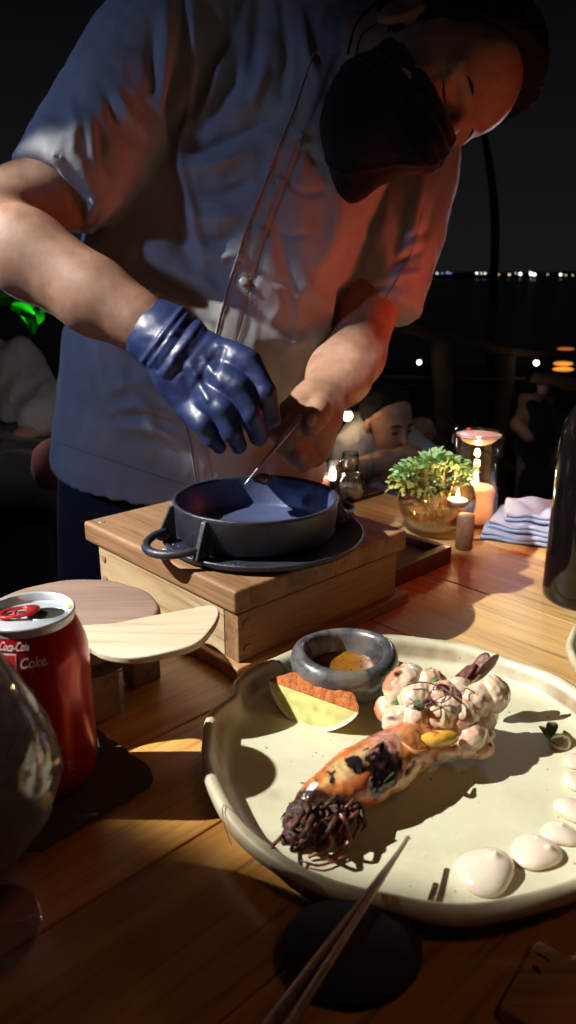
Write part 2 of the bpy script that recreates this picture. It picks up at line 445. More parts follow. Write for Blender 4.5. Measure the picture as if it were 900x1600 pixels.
M['steel'] = plain('worn_steel', (0.50, 0.49, 0.48), (0.36, 0.35, 0.34), 0.4, 90, 0.3, 0.0003, 0.6)
M['alu'] = plain('aluminium', (0.66, 0.70, 0.76), (0.58, 0.62, 0.68), 0.34, 30, 0.15, 0.0002, 0.45)
M['black'] = plain('black_cavity', (0.004, 0.004, 0.004), None, 0.9, 20)
M['skin'] = plain('skin', (0.37, 0.205, 0.13), (0.28, 0.135, 0.08), 0.58, 70, 0.5, 0.0006, sss=0.12, bscale=900)
M['glove'] = plain('nitrile_glove', (0.018, 0.030, 0.105), (0.014, 0.023, 0.082), 0.44, 30, 0.35, 0.0008, spec=0.5, bscale=110, coat=0.08)
M['shirt'] = cloth('chef_shirt_cloth', (0.37, 0.375, 0.40), (0.28, 0.285, 0.31))
M['trouser'] = cloth('trouser_cloth', (0.020, 0.024, 0.036), (0.012, 0.014, 0.022))
M['mask'] = cloth('mask_cloth', (0.0040, 0.0040, 0.0045), (0.0025, 0.0025, 0.003), 1.0)
M['hair'] = plain('hair', (0.0025, 0.002, 0.002), (0.001, 0.001, 0.001), 0.95, 200, 0.8, 0.001, stretch=(1, 1, 6))
M['cork'] = plain('peg_wood', (0.32, 0.16, 0.08), (0.20, 0.09, 0.045), 0.6, 150, 0.4, 0.0006)
M['wax'] = plain('wax', (0.85, 0.72, 0.62), (0.8, 0.62, 0.5), 0.5, 30, sss=0.5)
M['glass'] = thin_glass('clear_glass', gl=1.5)
def murky(name, tint, body, amount):
    m = thin_glass(name, tint, 0.8); nt = m.node_tree; out = nt.nodes['Material Output']; src = out.inputs[0].links[0].from_socket
    t = nt.nodes.new('ShaderNodeBsdfTranslucent'); t.inputs[0].default_value = (*body, 1); d = nt.nodes.new('ShaderNodeBsdfDiffuse'); d.inputs[0].default_value = (*body, 1)
    a = nt.nodes.new('ShaderNodeMixShader'); a.inputs[0].default_value = 0.5; nt.links.new(t.outputs[0], a.inputs[1]); nt.links.new(d.outputs[0], a.inputs[2])
    x = nt.nodes.new('ShaderNodeMixShader'); nt.links.new(src, x.inputs[1]); nt.links.new(a.outputs[0], x.inputs[2]); nt.links.new(x.outputs[0], out.inputs[0])
    if isinstance(amount, tuple):
        v = coords(nt); n = noise_tex(nt, v, amount[2], 5, 0.6); nt.links.new(rng_map(nt, n, amount[0], amount[1]), x.inputs[0])
    else: x.inputs[0].default_value = amount
    return m
M['water'] = murky('water', (0.95, 0.80, 0.55), (0.95, 0.58, 0.28), 0.27)  # amber of the candle glow is put into the water colour
M['flame'] = emit('flame', (1.0, 0.62, 0.25), 22)
M['bottle'] = plain('bottle_glass', (0.004, 0.0035, 0.004), (0.003, 0.003, 0.0035), 0.10, 20, 0.0, 0.0001, spec=0.45, coat=0.1, rvar=0.02)
M['slate'] = plain('slate', (0.085, 0.080, 0.076), (0.060, 0.056, 0.053), 0.92, 45, 0.5, 0.001, spec=0.2, bscale=250)
M['stone'] = plain('dark_pebble', (0.030, 0.032, 0.036), (0.018, 0.019, 0.021), 0.75, 30, 0.5, 0.001, bscale=300)
M['napkin'] = cloth('napkin_linen', (0.38, 0.45, 0.62), (0.29, 0.35, 0.50), 0.9, 1100, 0.35)  # blue of the light on white linen is put into the colour

# ================================================================== THE TABLE
EDGE_B = 0.687; END_A = 0.855; TURN_A = 0.37
table = empty('dining_table', (0, 0.2, -0.75), 'dark red brown plank dining table everything in front of the cook stands on', 'table')
def plank(name, a0, a1, b0, b1, along_a, mat, parent, z0=-0.03, z1=0.0, bev=0.0012):
    g = 0.0006
    bm = bmesh.new(); L = (a1-a0) if along_a else (b1-b0); Wd = (b1-b0) if along_a else (a1-a0)
    add_box(bm, (0, 0, (z0+z1)/2), (L-2*g, Wd-2*g, z1-z0))
    bmesh.ops.recalc_face_normals(bm, faces=bm.faces)
    me = bpy.data.meshes.new(name); bm.to_mesh(me); bm.free(); me.materials.append(mat)
    o = bpy.data.objects.new(name, me); COL.objects.link(o)
    c = AB((a0+a1)/2, (b0+b1)/2, 0); o.parent = parent
    o.location = c-parent.location; o.rotation_euler = (0, 0, YAW if along_a else YAW-math.pi/2)
    sharp_bevel(o, bev, 2); return o
bs = [EDGE_B, 0.60, 0.50, 0.40, 0.30, 0.20, 0.10, 0.0, -0.10, -0.20, -0.30, -0.40, -0.50]
for i in range(len(bs)-1): plank('plank', -0.75, TURN_A, bs[i+1], bs[i], True, M['table'], table, z1=-0.0002*(i % 3))
as_ = [TURN_A, 0.505, 0.64, 0.775, END_A]
for i in range(4): plank('plank', as_[i], as_[i+1], -0.50, EDGE_B, False, M['table_light'], table, z1=-0.0002*(i % 2))
plank('underframe', -0.70, END_A-0.03, -0.45, EDGE_B-0.04, True, M['tray'], table, -0.10, -0.031)
for a, b in ((-0.65, 0.60), (0.78, 0.60), (0.78, -0.42), (-0.65, -0.42)):
    plank('leg', a-0.04, a+0.04, b-0.04, b+0.04, True, M['tray'], table, -0.75, -0.101)

# ================================================================== WOODEN BLOCK (brazier box) with pan
fc = AB(0.341, 0.422)                      # front corner on the table
LB, LA = 0.245, 0.221
block = empty('wooden_box_stand', tuple(AB(0.341+LA/2, 0.422+LB/2)), 'pegged oak box with overhanging lid board, under the black pan', 'box', rz=YAW)
def bpart(name, a0, a1, b0, b1, z0, z1, mat, bev=0.0018, along=True):
    """coordinates along the box: a to the right, b to the left, from the front corner"""
    bm = bmesh.new(); L, Wd = (a1-a0, b1-b0) if along else (b1-b0, a1-a0)
    add_box(bm, (0, 0, (z1-z0)/2), (L, Wd, z1-z0)); bmesh.ops.recalc_face_normals(bm, faces=bm.faces)
    me = bpy.data.meshes.new(name); bm.to_mesh(me); bm.free(); me.materials.append(mat)
    o = bpy.data.objects.new(name, me); COL.objects.link(o); o.parent = block
    o.location = ((a0+a1)/2-LA/2, (b0+b1)/2-LB/2, z0); o.rotation_euler = (0, 0, 0 if along else math.pi/2)
    return sharp_bevel(o, bev, 3)
TOPZ = 0.078
bpart('lid_board', 0.0, LA, 0.0, LB, TOPZ-0.021, TOPZ, M['block'], 0.003, False)
bpart('base_board', -0.004, LA+0.001, -0.006, LB-0.01, 0.0, 0.0125, M['block'], 0.002)
bpart('front_panel', 0.003, LA-0.014, 0.001, 0.019, 0.0127, TOPZ-0.0212, M['block'], 0.001)
bpart('side_panel', 0.003, 0.021, 0.0195, LB-0.022, 0.0127, TOPZ-0.0212, M['pale_wood'], 0.001, False)
bpart('side_panel', LA-0.032, LA-0.014, 0.0195, LB-0.022, 0.0127, TOPZ-0.0212, M['pale_wood'], 0.001, False)
bpart('back_panel', 0.0215, LA-0.0325, LB-0.04, LB-0.022, 0.0127, TOPZ-0.0212, M['block'], 0.001)
def peg(a, b, z, face, r=0.0042, mat=None):
    bm = bmesh.new(); add_lathe(bm, [(0, 0.0012), (r*0.85, 0.0012), (r, 0.0008), (r, -0.004)], n=16)
    me = bpy.data.meshes.new('peg'); bmesh.ops.recalc_face_normals(bm, faces=bm.faces); bm.to_mesh(me); bm.free(); me.materials.append(mat or M['end_grain'])
    o = bpy.data.objects.new('peg', me); COL.objects.link(o); o.parent = block; o.location = (a-LA/2, b-LB/2, z)
    o.rotation_euler = {'front': (math.pi/2, 0, 0), 'left': (0, -math.pi/2, 0), 'top': (0, 0, 0)}[face]; return o
for z in (0.023, 0.046): peg(0.012, 0.0008, z, 'front')
for z in (0.023, 0.045): peg(0.0028, LB-0.032, z, 'left', 0.0035)
for a, b in ((0.205, 0.016), (0.012, LB-0.016), (0.205, LB-0.016)): peg(a, b, TOPZ-0.0006, 'top', 0.0035, M['steel'])
peg(0.016, 0.12, TOPZ-0.0006, 'top', 0.0035, M['steel'])

# ---- pan
PC = Vector((-0.030, 0.664, TOPZ))
pan = empty('cast_iron_pan', tuple(PC), 'round black cast iron pan with loop handle and flanged base, on the oak box', 'pan')
bm = bmesh.new()
add_lathe(bm, [(0, 0.006), (0.090, 0.006), (0.0945, 0.0085), (0.0960, 0.0085), (0.0965, 0.0065), (0.094, 0.0025), (0.088, 0.0), (0, 0.0)], PC + Vector((0.006, 0.004, 0.0006)), 96)
bm_link('base_flange', bm, M['iron'], pan)
bm = bmesh.new()
add_lathe(bm, [(0, 0.0085), (0.071, 0.0085), (0.0745, 0.012), (0.0772, 0.0395), (0.0780, 0.0425), (0.0768, 0.0435), (0.0745, 0.0430), (0.0735, 0.0400)], PC, 96)
bm_link('pan_wall', bm, M['iron'], pan)
bm = bmesh.new()
add_lathe(bm, [(0.0733, 0.0405), (0.0700, 0.0150), (0.0660, 0.0115), (0, 0.0110)], PC, 96)
bm_link('pan_inside', bm, M['iron_in'], pan)
bm = bmesh.new()
for i in range(160):
    a = random.uniform(0, 6.28); r = 0.066*math.sqrt(random.random())
    bmesh.ops.create_icosphere(bm, subdivisions=1, radius=random.uniform(0.0002, 0.0007), matrix=Matrix.Translation(PC + Vector((r*math.cos(a), r*math.sin(a), 0.0116))) @ Matrix.Diagonal((1.3, 1, 0.4, 1)))
tag(bm_link('grease_specks', bm, plain('grease', (0.30, 0.28, 0.25), None, 0.2, 50, 0, spec=1.0), pan), kind='stuff')
# handle loop on the near left with its two struts, and its twin opposite
for ang0 in (-2.50, 0.64):
    dirv = Vector((math.cos(ang0), math.sin(ang0), 0)); sd = Vector((-dirv.y, dirv.x, 0))
    base = PC + dirv*0.078 + Vector((0, 0, 0.010)); pts = []
    for t in np.linspace(0, math.pi, 15):
        pts.append(base + sd*(0.031*math.cos(t)) + dirv*(0.034*math.sin(t)) + Vector((0, 0, 0.0075-0.004*math.sin(t))))
    bm = bmesh.new(); add_tube(bm, pts, [0.0032, 0.0038, 0.0042, 0.0038, 0.0032], 12, 3); h = bm_link('handle', bm, M['iron'], pan)
    for s in (-1, 1):
        bm = bmesh.new(); p = base + sd*(s*0.031)
        rd = (p-PC); rd.z = 0; rd.normalize()
        w0 = PC + rd*0.076; t = rd.cross(Vector((0, 0, 1)))*0.0026
        tri = [w0 + Vector((0, 0, 0.008)), w0 + Vector((0, 0, 0.041)) + rd*0.001, w0 + rd*0.0045 + Vector((0, 0, 0.040)), w0 + rd*0.018 + Vector((0, 0, 0.010)), w0 + rd*0.016 + Vector((0, 0, 0.008))]
        f = [bm.verts.new(q+t) for q in tri]; g = [bm.verts.new(q-t) for q in tri]; bm.faces.new(f); bm.faces.new(g[::-1])
        for i in range(5): bm.faces.new((f[i], f[(i+1) % 5], g[(i+1) % 5], g[i]))
        o = bm_link('handle_strut', bm, M['iron'], h, smooth=False); sharp_bevel(o, 0.0008)
        bm = bmesh.new(); add_tube(bm, [p - sd*s*0.004, p + sd*s*0.004], [0.0055, 0.0055], 12, 2, True); bm_link('handle_eye', bm, M['iron'], h)
# drops of oil on the flange
bm = bmesh.new(); 
for i in range(26):
    a = random.uniform(2.6, 4.6); r = random.uniform(0.080, 0.092); q = PC + Vector((r*math.cos(a), r*math.sin(a), 0.0066)) + Vector((0.006, 0.004, 0))
    bmesh.ops.create_icosphere(bm, subdivisions=1, radius=random.uniform(0.0004, 0.0011), matrix=Matrix.Translation(q) @ Matrix.Diagonal((1, 1, 0.5, 1)))
tag(bm_link('oil_drops', bm, plain('oil', (0.5, 0.5, 0.5), None, 0.1, 50, 0, spec=1.0), pan), kind='stuff')

# ---- round log board on two cross feet
SB = Vector((-0.172, 0.522, 0))
sb = empty('round_log_board', tuple(SB), 'round bark edged log slice board on wooden feet, behind the red can', 'board')
def lumpy(q, amp=0.0009, s=9):
    a = math.atan2(q.y, q.x); k = 1+amp/0.07*(math.sin(3*a+1)+0.7*math.sin(5*a)+0.5*math.sin(11*a))
    return (q.x*k, q.y*k, q.z)
bm = bmesh.new(); add_lathe(bm, [(0, 0.045), (0.066, 0.045), (0.0685, 0.0465), (0.070, 0.052), (0.0705, 0.058)], SB, 72, lumpy); 
bm_link('bark_rim', bm, M['bark'], sb)
bm = bmesh.new(); add_lathe(bm, [(0.0705, 0.0581), (0.0700, 0.0655), (0.0685, 0.068), (0.066, 0.0685), (0, 0.0685)], SB, 72, lumpy)
bm_link('top_slab', bm, M['stump'], sb)
for (px, py) in ((158, 1118), (222, 1062), (60, 1080), (95, 1015)):
    p = G(px, py, 0); bm = bmesh.new(); Mx = Matrix.Translation((p.x, p.y, 0)) @ Matrix.Rotation(YAW, 4, 'Z')
    add_box(bm, (0, 0, 0.0224), (0.026, 0.018, 0.0448), Mx); o = bm_link('foot', bm, M['stump'], sb, False); sharp_bevel(o, 0.0015)

# ---- wooden paddle knife lying over the board
out = [(-10, 1000), (60, 982), (133, 975), (180, 972), (230, 962), (290, 951), (322, 945), (337, 946), (343, 953), (340, 966), (331, 981), (316, 998), (296, 1009), (262, 1018), (225, 1025), (192, 1026), (160, 1020), (133, 1010), (60, 1016), (-10, 1030)]
zk = 0.0692
poly = catmull([G(x, y, zk+0.006) for x, y in out], 4)
bm = bmesh.new(); add_prism(bm, [(p.x, p.y) for p in poly], zk, zk+0.0058)
o = bm_link('wooden_spatula', bm, M['paddle'], None, False); sharp_bevel(o, 0.0016, 3)
tag(o, 'pale wooden paddle with a rounded blade lying across the round board', 'spatula')

# ---- slate under the can
c0 = Vector((-0.152, 0.409, 0)); bm = bmesh.new(); Mx = Matrix.Translation(c0) @ Matrix.Rotation(YAW+0.06, 4, 'Z')
q = []
for i in range(48):
    a = 2*math.pi*i/48; r = 0.049/max(abs(math.cos(a)), abs(math.sin(a))); r = min(r, 0.062); r += 0.0012*math.sin(i*2.3)
    q.append(Mx @ Vector((r*math.cos(a), r*math.sin(a), 0)))
add_prism(bm, [(v.x, v.y) for v in q], 0.0004, 0.0042)
o = bm_link('slate_coaster', bm, M['slate'], None, False); sharp_bevel(o, 0.0008)
tag(o, 'dark square slate coaster under the red drink can', 'coaster')

# ---- drink can
CZ = 0.0044; CC = Vector((-0.1575, 0.409, CZ))
can = empty('drink_can', tuple(CC), 'opened red cola can with red pull tab on the slate coaster', 'can')
m, nt, b = new_mat('can_paint'); b.inputs['Base Color'].default_value = (0.46, 0.006, 0.010, 1); b.inputs['Metallic'].default_value = 0.35; b.inputs['Roughness'].default_value = 0.28
v = coords(nt); bump(nt, b, noise_tex(nt, v, 120, 3), 0.06, 0.0005); b.inputs['Coat Weight'].default_value = 0.4; b.inputs['Coat Roughness'].default_value = 0.15
M['can'] = m
bm = bmesh.new()
add_lathe(bm, [(0, 0.004), (0.020, 0.0015), (0.0245, 0.0), (0.0262, 0.001), (0.031, 0.009), (0.0330, 0.015), (0.0331, 0.060), (0.0330, 0.094), (0.0322, 0.099), (0.0290, 0.109), (0.0266, 0.1150)], CC, 96)
bm_link('can_body', bm, M['can'], can)
bm = bmesh.new()
add_lathe(bm, [(0.0265, 0.1151), (0.0262, 0.1175), (0.0272, 0.1190), (0.0273, 0.1205), (0.0264, 0.1215), (0.0252, 0.1208), (0.0242, 0.1165), (0.0228, 0.1150), (0.0218, 0.1158), (0.0205, 0.1166), (0, 0.1166)], CC, 96)
lid = bm_link('can_lid', bm, M['alu'], can)
bm = bmesh.new(); Mx = Matrix.Translation(CC + Vector((0.0095, 0.0028, 0.1168))) @ Matrix.Rotation(0.15, 4, 'Z') @ Matrix.Diagonal((1.15, 0.88, 1, 1))
add_lathe(bm, [(0.0095, 0.0006), (0.0092, 0.0), (0, -0.0001)], n=32); bmesh.ops.transform(bm, matrix=Mx, verts=bm.verts); bm_link('mouth', bm, M['black'], lid)
bm = bmesh.new()
for r0, r1 in ((0.0098, 0.0104),): add_lathe(bm, [(r0, 0.0), (r0+0.0001, 0.0008), (r1, 0.0)], n=40)
bmesh.ops.transform(bm, matrix=Mx, verts=bm.verts); bm_link('mouth_rim', bm, M['alu'], lid)
tabm = plain('red_tab', (0.62, 0.03, 0.025), (0.5, 0.02, 0.02), 0.3, 20, 0.05, metal=0.6)
bm = bmesh.new(); Mx = Matrix.Translation(CC + Vector((-0.0065, 0.0010, 0.1186))) @ Matrix.Rotation(0.1, 4, 'Z') @ Matrix.Rotation(-0.10, 4, 'Y')
n = 32; ro = []; ri = []; hol = []
def stad(L, w): return [((L if math.cos(t) > 0 else -L)+w*math.cos(t), w*math.sin(t)) for t in [2*math.pi*(i+0.5)/n for i in range(n)]]
O1, I1 = stad(0.0055, 0.0072), stad(0.0030, 0.0042)
for z in (0.0, 0.0012):
    ro.append([bm.verts.new((x, y, z)) for x, y in O1]); ri.append([bm.verts.new((x-0.0022, y, z)) for x, y in I1])
for i in range(n):
    j = (i+1) % n
    bm.faces.new((ro[0][i], ro[0][j], ro[1][j], ro[1][i])); bm.faces.new((ri[0][i], ri[1][i], ri[1][j], ri[0][j]))
    bm.faces.new((ro[1][i], ro[1][j], ri[1][j], ri[1][i])); bm.faces.new((ro[0][i], ri[0][i], ri[0][j], ro[0][j]))
add_box(bm, (-0.0022, 0, 0.0006), (0.0018, 0.0078, 0.0010))
bmesh.ops.transform(bm, matrix=Mx, verts=bm.verts); bm_link('pull_tab', bm, tabm, lid)
bm = bmesh.new(); add_lathe(bm, [(0, 0.0018), (0.0016, 0.0016), (0.0022, 0.0)], CC + Vector((0.0005, 0.001, 0.1186)), 16); bm_link('rivet', bm, M['alu'], lid)
bm = bmesh.new(); p = CC + Vector((0.0232, 0.008, 0.1195)); bmesh.ops.create_icosphere(bm, subdivisions=2, radius=0.002, matrix=Matrix.Translation(p) @ Matrix.Diagonal((1.0, 1.5, 0.6, 1)))
bm_link('yellow_spot', bm, plain('yellow', (0.8, 0.55, 0.02), None, 0.4, 30), lid)
# lettering wrapped round the can
white = plain('white_print', (0.78, 0.74, 0.72), None, 0.4, 30, 0.02)
redp = plain('red_print', (0.62, 0.02, 0.02), None, 0.35, 30, 0.02)
def wrap(me, ang, z, R=0.03335):
    for v in me.vertices:
        a = ang + v.co.x/R; r = float(np.interp(z+v.co.y, [0.094, 0.099, 0.109, 0.115], [R, 0.03245, 0.02925, 0.0269])) + v.co.z; v.co = (CC.x + r*math.cos(a), CC.y + r*math.sin(a), CC.z + z + v.co.y)
def can_text(name, s, size, ang, z, mat, shear=0.0, rot=0.0, sx=1.0, parent=None):
    cu = bpy.data.curves.new(name, 'FONT'); cu.body = s; cu.size = size; cu.shear = shear; cu.extrude = 0.00004; cu.offset = size*0.012; cu.resolution_u = 3
    o = bpy.data.objects.new('tmp', cu); COL.objects.link(o); dg = bpy.context.evaluated_depsgraph_get(); me = bpy.data.meshes.new_from_object(o.evaluated_get(dg)); bpy.data.objects.remove(o)
    me.transform(Matrix.Rotation(rot, 4, 'Z') @ Matrix.Diagonal((sx, 1, 1, 1)))
    bm = bmesh.new(); bm.from_mesh(me); bmesh.ops.subdivide_edges(bm, edges=[e for e in bm.edges if e.calc_length() > 0.0012], cuts=2); bmesh.ops.triangulate(bm, faces=bm.faces); bm.to_mesh(me); bm.free(); me.materials.clear()
    wrap(me, ang, z); me.name = name; return link(name, me, mat, parent, False)
FR = math.radians
def can_patch(name, w, h, ang, z, mat, off=0.0, wave=0.0):
    bm = bmesh.new(); nx = 16; rows = []
    for k in range(2):
        rows.append([bm.verts.new((w*i/nx, h*k + (wave*math.sin(2*math.pi*i/nx) if k == 0 else 0), off)) for i in range(nx+1)])
    for i in range(nx): bm.faces.new((rows[0][i], rows[0][i+1], rows[1][i+1], rows[1][i]))
    me = bpy.data.meshes.new(name); bm.to_mesh(me); bm.free(); wrap(me, ang, z); return link(name, me, mat, can, False)
can_text('brand_lettering', 'Coca-Cola', 0.0068, FR(-109), 0.1088, white, 0.35, 0, 0.70, can)
can_patch('label_flag', 0.0118, 0.0092, FR(-108), 0.0982, white, 0.00004)
can_patch('label_flag', 0.0104, 0.0076, FR(-107), 0.0990, redp, 0.00012, 0.0010)
can_text('brand_lettering', 'Coke.', 0.0082, FR(-85), 0.0990, white, 0.3, 0, 0.85, can)
can_text('small_print', 'I 355', 0.0065, FR(-40), 0.018, plain('faded_print', (0.55, 0.12, 0.10), None, 0.4), 0, math.pi/2, 1.0, can)

# ---- the wine glass with iced drink, near left
WG = Vector((-0.160, 0.292, 0.0004))
wg = empty('wine_glass', tuple(WG), 'misted balloon wine glass of dark iced drink at the left edge', 'glass')
bm = bmesh.new()
bowl = [(0.0045, 0.038), (0.016, 0.0415), (0.032, 0.0535), (0.0455, 0.072), (0.0520, 0.091), (0.0490, 0.109), (0.0420, 0.1275), (0.0330, 0.147), (0.0285, 0.157), (0.0235, 0.170), (0.0228, 0.1705), (0.0226, 0.170), (0.0275, 0.1565), (0.0320, 0.1465), (0.0410, 0.127), (0.0480, 0.109), (0.0510, 0.091), (0.0445, 0.073), (0.031, 0.0550), (0.014, 0.0435), (0, 0.0420)]
fr = glass('misted_glass', (0.5, 0.52, 0.55), 0.30)
nt = fr.node_tree; b = nt.nodes['Principled BSDF']; v = coords(nt); n1 = noise_tex(nt, v, 55, 5, 0.65); n2 = noise_tex(nt, v, 420, 3)
nt.links.new(ramp(nt, n1, [(0.30, (0.30,)*3), (0.7, (0.60,)*3)]), b.inputs['Roughness']); bump(nt, b, n2, 0.5, 0.001)
b.inputs['Transmission Weight'].default_value = 0.86; b.inputs['Base Color'].default_value = (0.50, 0.52, 0.56, 1)
fr2 = murky('misted_wall', (0.80, 0.82, 0.85), (0.50, 0.52, 0.55), (0.02, 0.55, 34)); add_lathe(bm, bowl, WG, 72); bm_link('bowl', bm, fr2, wg)
bm = bmesh.new(); R6 = random.Random(8)
for i in range(260):
    a = R6.uniform(-2.6, 0.9); z = R6.uniform(0.058, 0.150); r = float(np.interp(z, [0.0535, 0.072, 0.091, 0.109, 0.1275, 0.147, 0.157], [0.032, 0.0455, 0.052, 0.049, 0.042, 0.033, 0.0285]))+0.0001
    bmesh.ops.create_icosphere(bm, subdivisions=1, radius=R6.uniform(0.0003, 0.0010), matrix=Matrix.Translation(WG+Vector((r*math.cos(a), r*math.sin(a), z))))
tag(bm_link('droplets', bm, M['glass'], wg), kind='stuff')
bm = bmesh.new(); add_lathe(bm, [(0, 0.0425), (0.0138, 0.0442), (0.0305, 0.0556), (0.0440, 0.0735), (0.0503, 0.091), (0.0474, 0.109), (0, 0.109)], WG, 64)
bm_link('drink', bm, plain('cola', (0.010, 0.006, 0.005), None, 0.15, 20), wg)
ice = glass('ice', (0.8, 0.8, 0.8), 0.2, 1.31)
for i in range(5):
    bm = bmesh.new(); a = i*1.3; Mx = Matrix.Translation(WG + Vector((0.022*math.cos(a), 0.022*math.sin(a), 0.124))) @ Matrix.Rotation(a*2, 4, 'Z') @ Matrix.Rotation(0.4*a, 4, 'X')
    add_box(bm, (0, 0, 0), (0.019, 0.019, 0.017), Mx); o = bm_link('ice_cube', bm, ice, wg); sharp_bevel(o, 0.003, 3)
bm = bmesh.new(); cg = thin_glass('stem_glass', (0.97, 0.95, 0.93), 1.3)
add_lathe(bm, [(0, 0.0), (0.0325, 0.0), (0.0335, 0.0009), (0.032, 0.0016), (0.014, 0.0040), (0.0055, 0.0085), (0.0040, 0.016), (0.0042, 0.0398)], WG, 64); bm_link('stem_and_foot', bm, cg, wg)

# ================================================================== THE PLATE
PL = Vector((0.0855, 0.4245, 0.0004))
m, nt, b = new_mat('speckled_ceramic'); v = coords(nt); a = nt.nodes.new('ShaderNodeAttribute'); a.attribute_name = 'Col'
vo = nt.nodes.new('ShaderNodeTexVoronoi'); vo.inputs['Scale'].default_value = 150; nt.links.new(v, vo.inputs['Vector'])
vo2 = nt.nodes.new('ShaderNodeTexVoronoi'); vo2.inputs['Scale'].default_value = 48; nt.links.new(v, vo2.inputs['Vector'])
sp = ramp(nt, vo.outputs['Distance'], [(0.06, (0.28, 0.22, 0.14)), (0.13, (1, 1, 1))]); sp2 = ramp(nt, vo2.outputs['Distance'], [(0.035, (0.25, 0.2, 0.14)), (0.06, (1, 1, 1))])
ms = ramp(nt, noise_tex(nt, v, 35, 3), [(0.50, (0, 0, 0)), (0.62, (1, 1, 1))])
cl = ramp(nt, noise_tex(nt, v, 18, 6, 0.6, 0.8), [(0.3, (0.86, 0.84, 0.80)), (0.55, (1, 1, 1)), (0.8, (1.06, 1.06, 1.08))])
c = mix(nt, a.outputs['Color'], cl, 1.0, 'MULTIPLY'); c2 = mix(nt, c, sp, ms, 'MULTIPLY'); c3 = mix(nt, c2, sp2, 0.8, 'MULTIPLY')
nt.links.new(c3, b.inputs['Base Color']); nf = noise_tex(nt, v, 160, 5); bump(nt, b, nf, 0.35, 0.0007)
nt.links.new(rng_map(nt, nf, 0.32, 0.62), b.inputs['Roughness']); b.inputs['Coat Weight'].default_value = 0.12; b.inputs['Coat Roughness'].default_value = 0.3
M['plate'] = m
def make_plate(name, C, notch, R=0.1445, seed=1.0):
    n = 260
    prof = [(0, 0.0), (0.60, 0.0), (0.66, 0.0008), (0.70, 0.0035), (0.86, 0.0085), (0.955, 0.0125), (0.992, 0.0175), (1.0, 0.0222), (0.990, 0.0258), (0.968, 0.0268), (0.945, 0.0250), (0.928, 0.0200), (0.915, 0.0140), (0.895, 0.0105), (0.85, 0.0090), (0.80, 0.0086), (0.75, 0.0083), (0.70, 0.0080), (0.65, 0.0079), (0.60, 0.0078), (0.55, 0.0077), (0.5, 0.0076), (0.45, 0.0074), (0.4, 0.0074), (0.35, 0.0073), (0.3, 0.0073), (0.2, 0.0072), (0, 0.0072)]
    V = []; cols = []
    for r, z in prof:
        for j in range(n):
            a = 2*math.pi*j/n
            w = 0.010*math.sin(3*a+seed)+0.007*math.sin(5*a+2*seed)+0.004*math.sin(9*a+seed*3)
            dn = math.atan2(math.sin(a-notch), math.cos(a-notch)); g = math.exp(-(dn/0.10)**2); g2 = math.exp(-((dn-0.20)/0.12)**2)
            k = max(0, (r-0.6)/0.4)
            rr = R*r*(1+k*(w - 0.060*g + 0.018*g2)); hz = z + k*k*(0.0012*math.sin(4*a+seed)+0.0008*math.sin(13*a)+0.0030*g)
            V.append((C.x+rr*math.cos(a), C.y+rr*math.sin(a), C.z+max(hz, 0)))
    V = np.array(V); m = len(prof); Q = []
    for i in range(m-1):
        for j in range(n): Q.append((i*n+j, i*n+(j+1) % n, (i+1)*n+(j+1) % n, (i+1)*n+j))
    nz = fbm(V, 60, 4); ri = np.repeat([p[0] for p in prof], n); idx = np.repeat(np.arange(m), n)
    cream = np.array([0.60, 0.58, 0.41]); brown = np.array([0.26, 0.15, 0.07])
    w = np.zeros(len(V))
    w[(idx >= 7) & (idx <= 9)] = 0.35; w[(idx == 11) | (idx == 12)] = 0.55; w[idx < 6] = 0.75; w[idx == 6] = 0.4
    w = np.clip(w*(1+1.6*nz), 0, 1)
    qx, qy, _q = project(V)
    for sx_, sy_, sr_ in ((350, 1222, 26), (430, 1240, 18), (690, 1395, 22), (560, 1320, 16), (800, 1300, 14)): w = np.maximum(w, 0.35*np.clip((1-np.hypot((qx-sx_), (qy-sy_)*1.8)/sr_+nz)*1.5, 0, 1)*(idx > 12))
    w = w[:, None]
    o = from_arrays(name, V, np.array(Q), M['plate'], None, True, cream*(1-w)+brown*w)
    return o
nd = G(345, 1097, 0.02)-PL
plate = make_plate('stoneware_plate', PL, math.atan2(nd.y, nd.x))
tag(plate, 'large cream speckled stoneware plate with a notched rim, under the grilled prawn', 'plate')
p2 = make_plate('stoneware_plate', Vector((0.348, 0.515, 0.0004)), 4.0, 0.123, 2.3)
tag(p2, 'cream stoneware plate only whose rim shows at the right edge', 'plate')
FZ = 0.0078   # floor of the plate

# ---- sauce bowl
BC = Vector((0.044, 0.512, FZ+0.0003))
m, nt, b = new_mat('dark_glaze'); v = coords(nt); n1 = noise_tex(nt, v, 45, 6, 0.6, 0.5)
nt.links.new(ramp(nt, n1, [(0.30, (0.022, 0.022, 0.026)), (0.46, (0.07, 0.07, 0.08)), (0.56, (0.15, 0.145, 0.145)), (0.66, (0.19, 0.16, 0.11)), (0.72, (0.05, 0.05, 0.055))]), b.inputs['Base Color'])
b.inputs['Metallic'].default_value = 0.15; nt.links.new(rng_map(nt, n1, 0.22, 0.45), b.inputs['Roughness']); bump(nt, b, noise_tex(nt, v, 140, 4), 0.3, 0.0008); b.inputs['Coat Weight'].default_value = 0.4; b.inputs['Coat Roughness'].default_value = 0.12
sbw = empty('sauce_bowl', tuple(BC), 'small thick lipped dark glazed bowl of amber oil on the plate', 'bowl')
bm = bmesh.new()
def wob(q):
    a = math.atan2(q.y, q.x); k = 1+0.012*math.sin(2*a+0.5)+0.008*math.sin(5*a); return (q.x*k, q.y*k, q.z*(1+0.03*math.sin(a*2+1)))
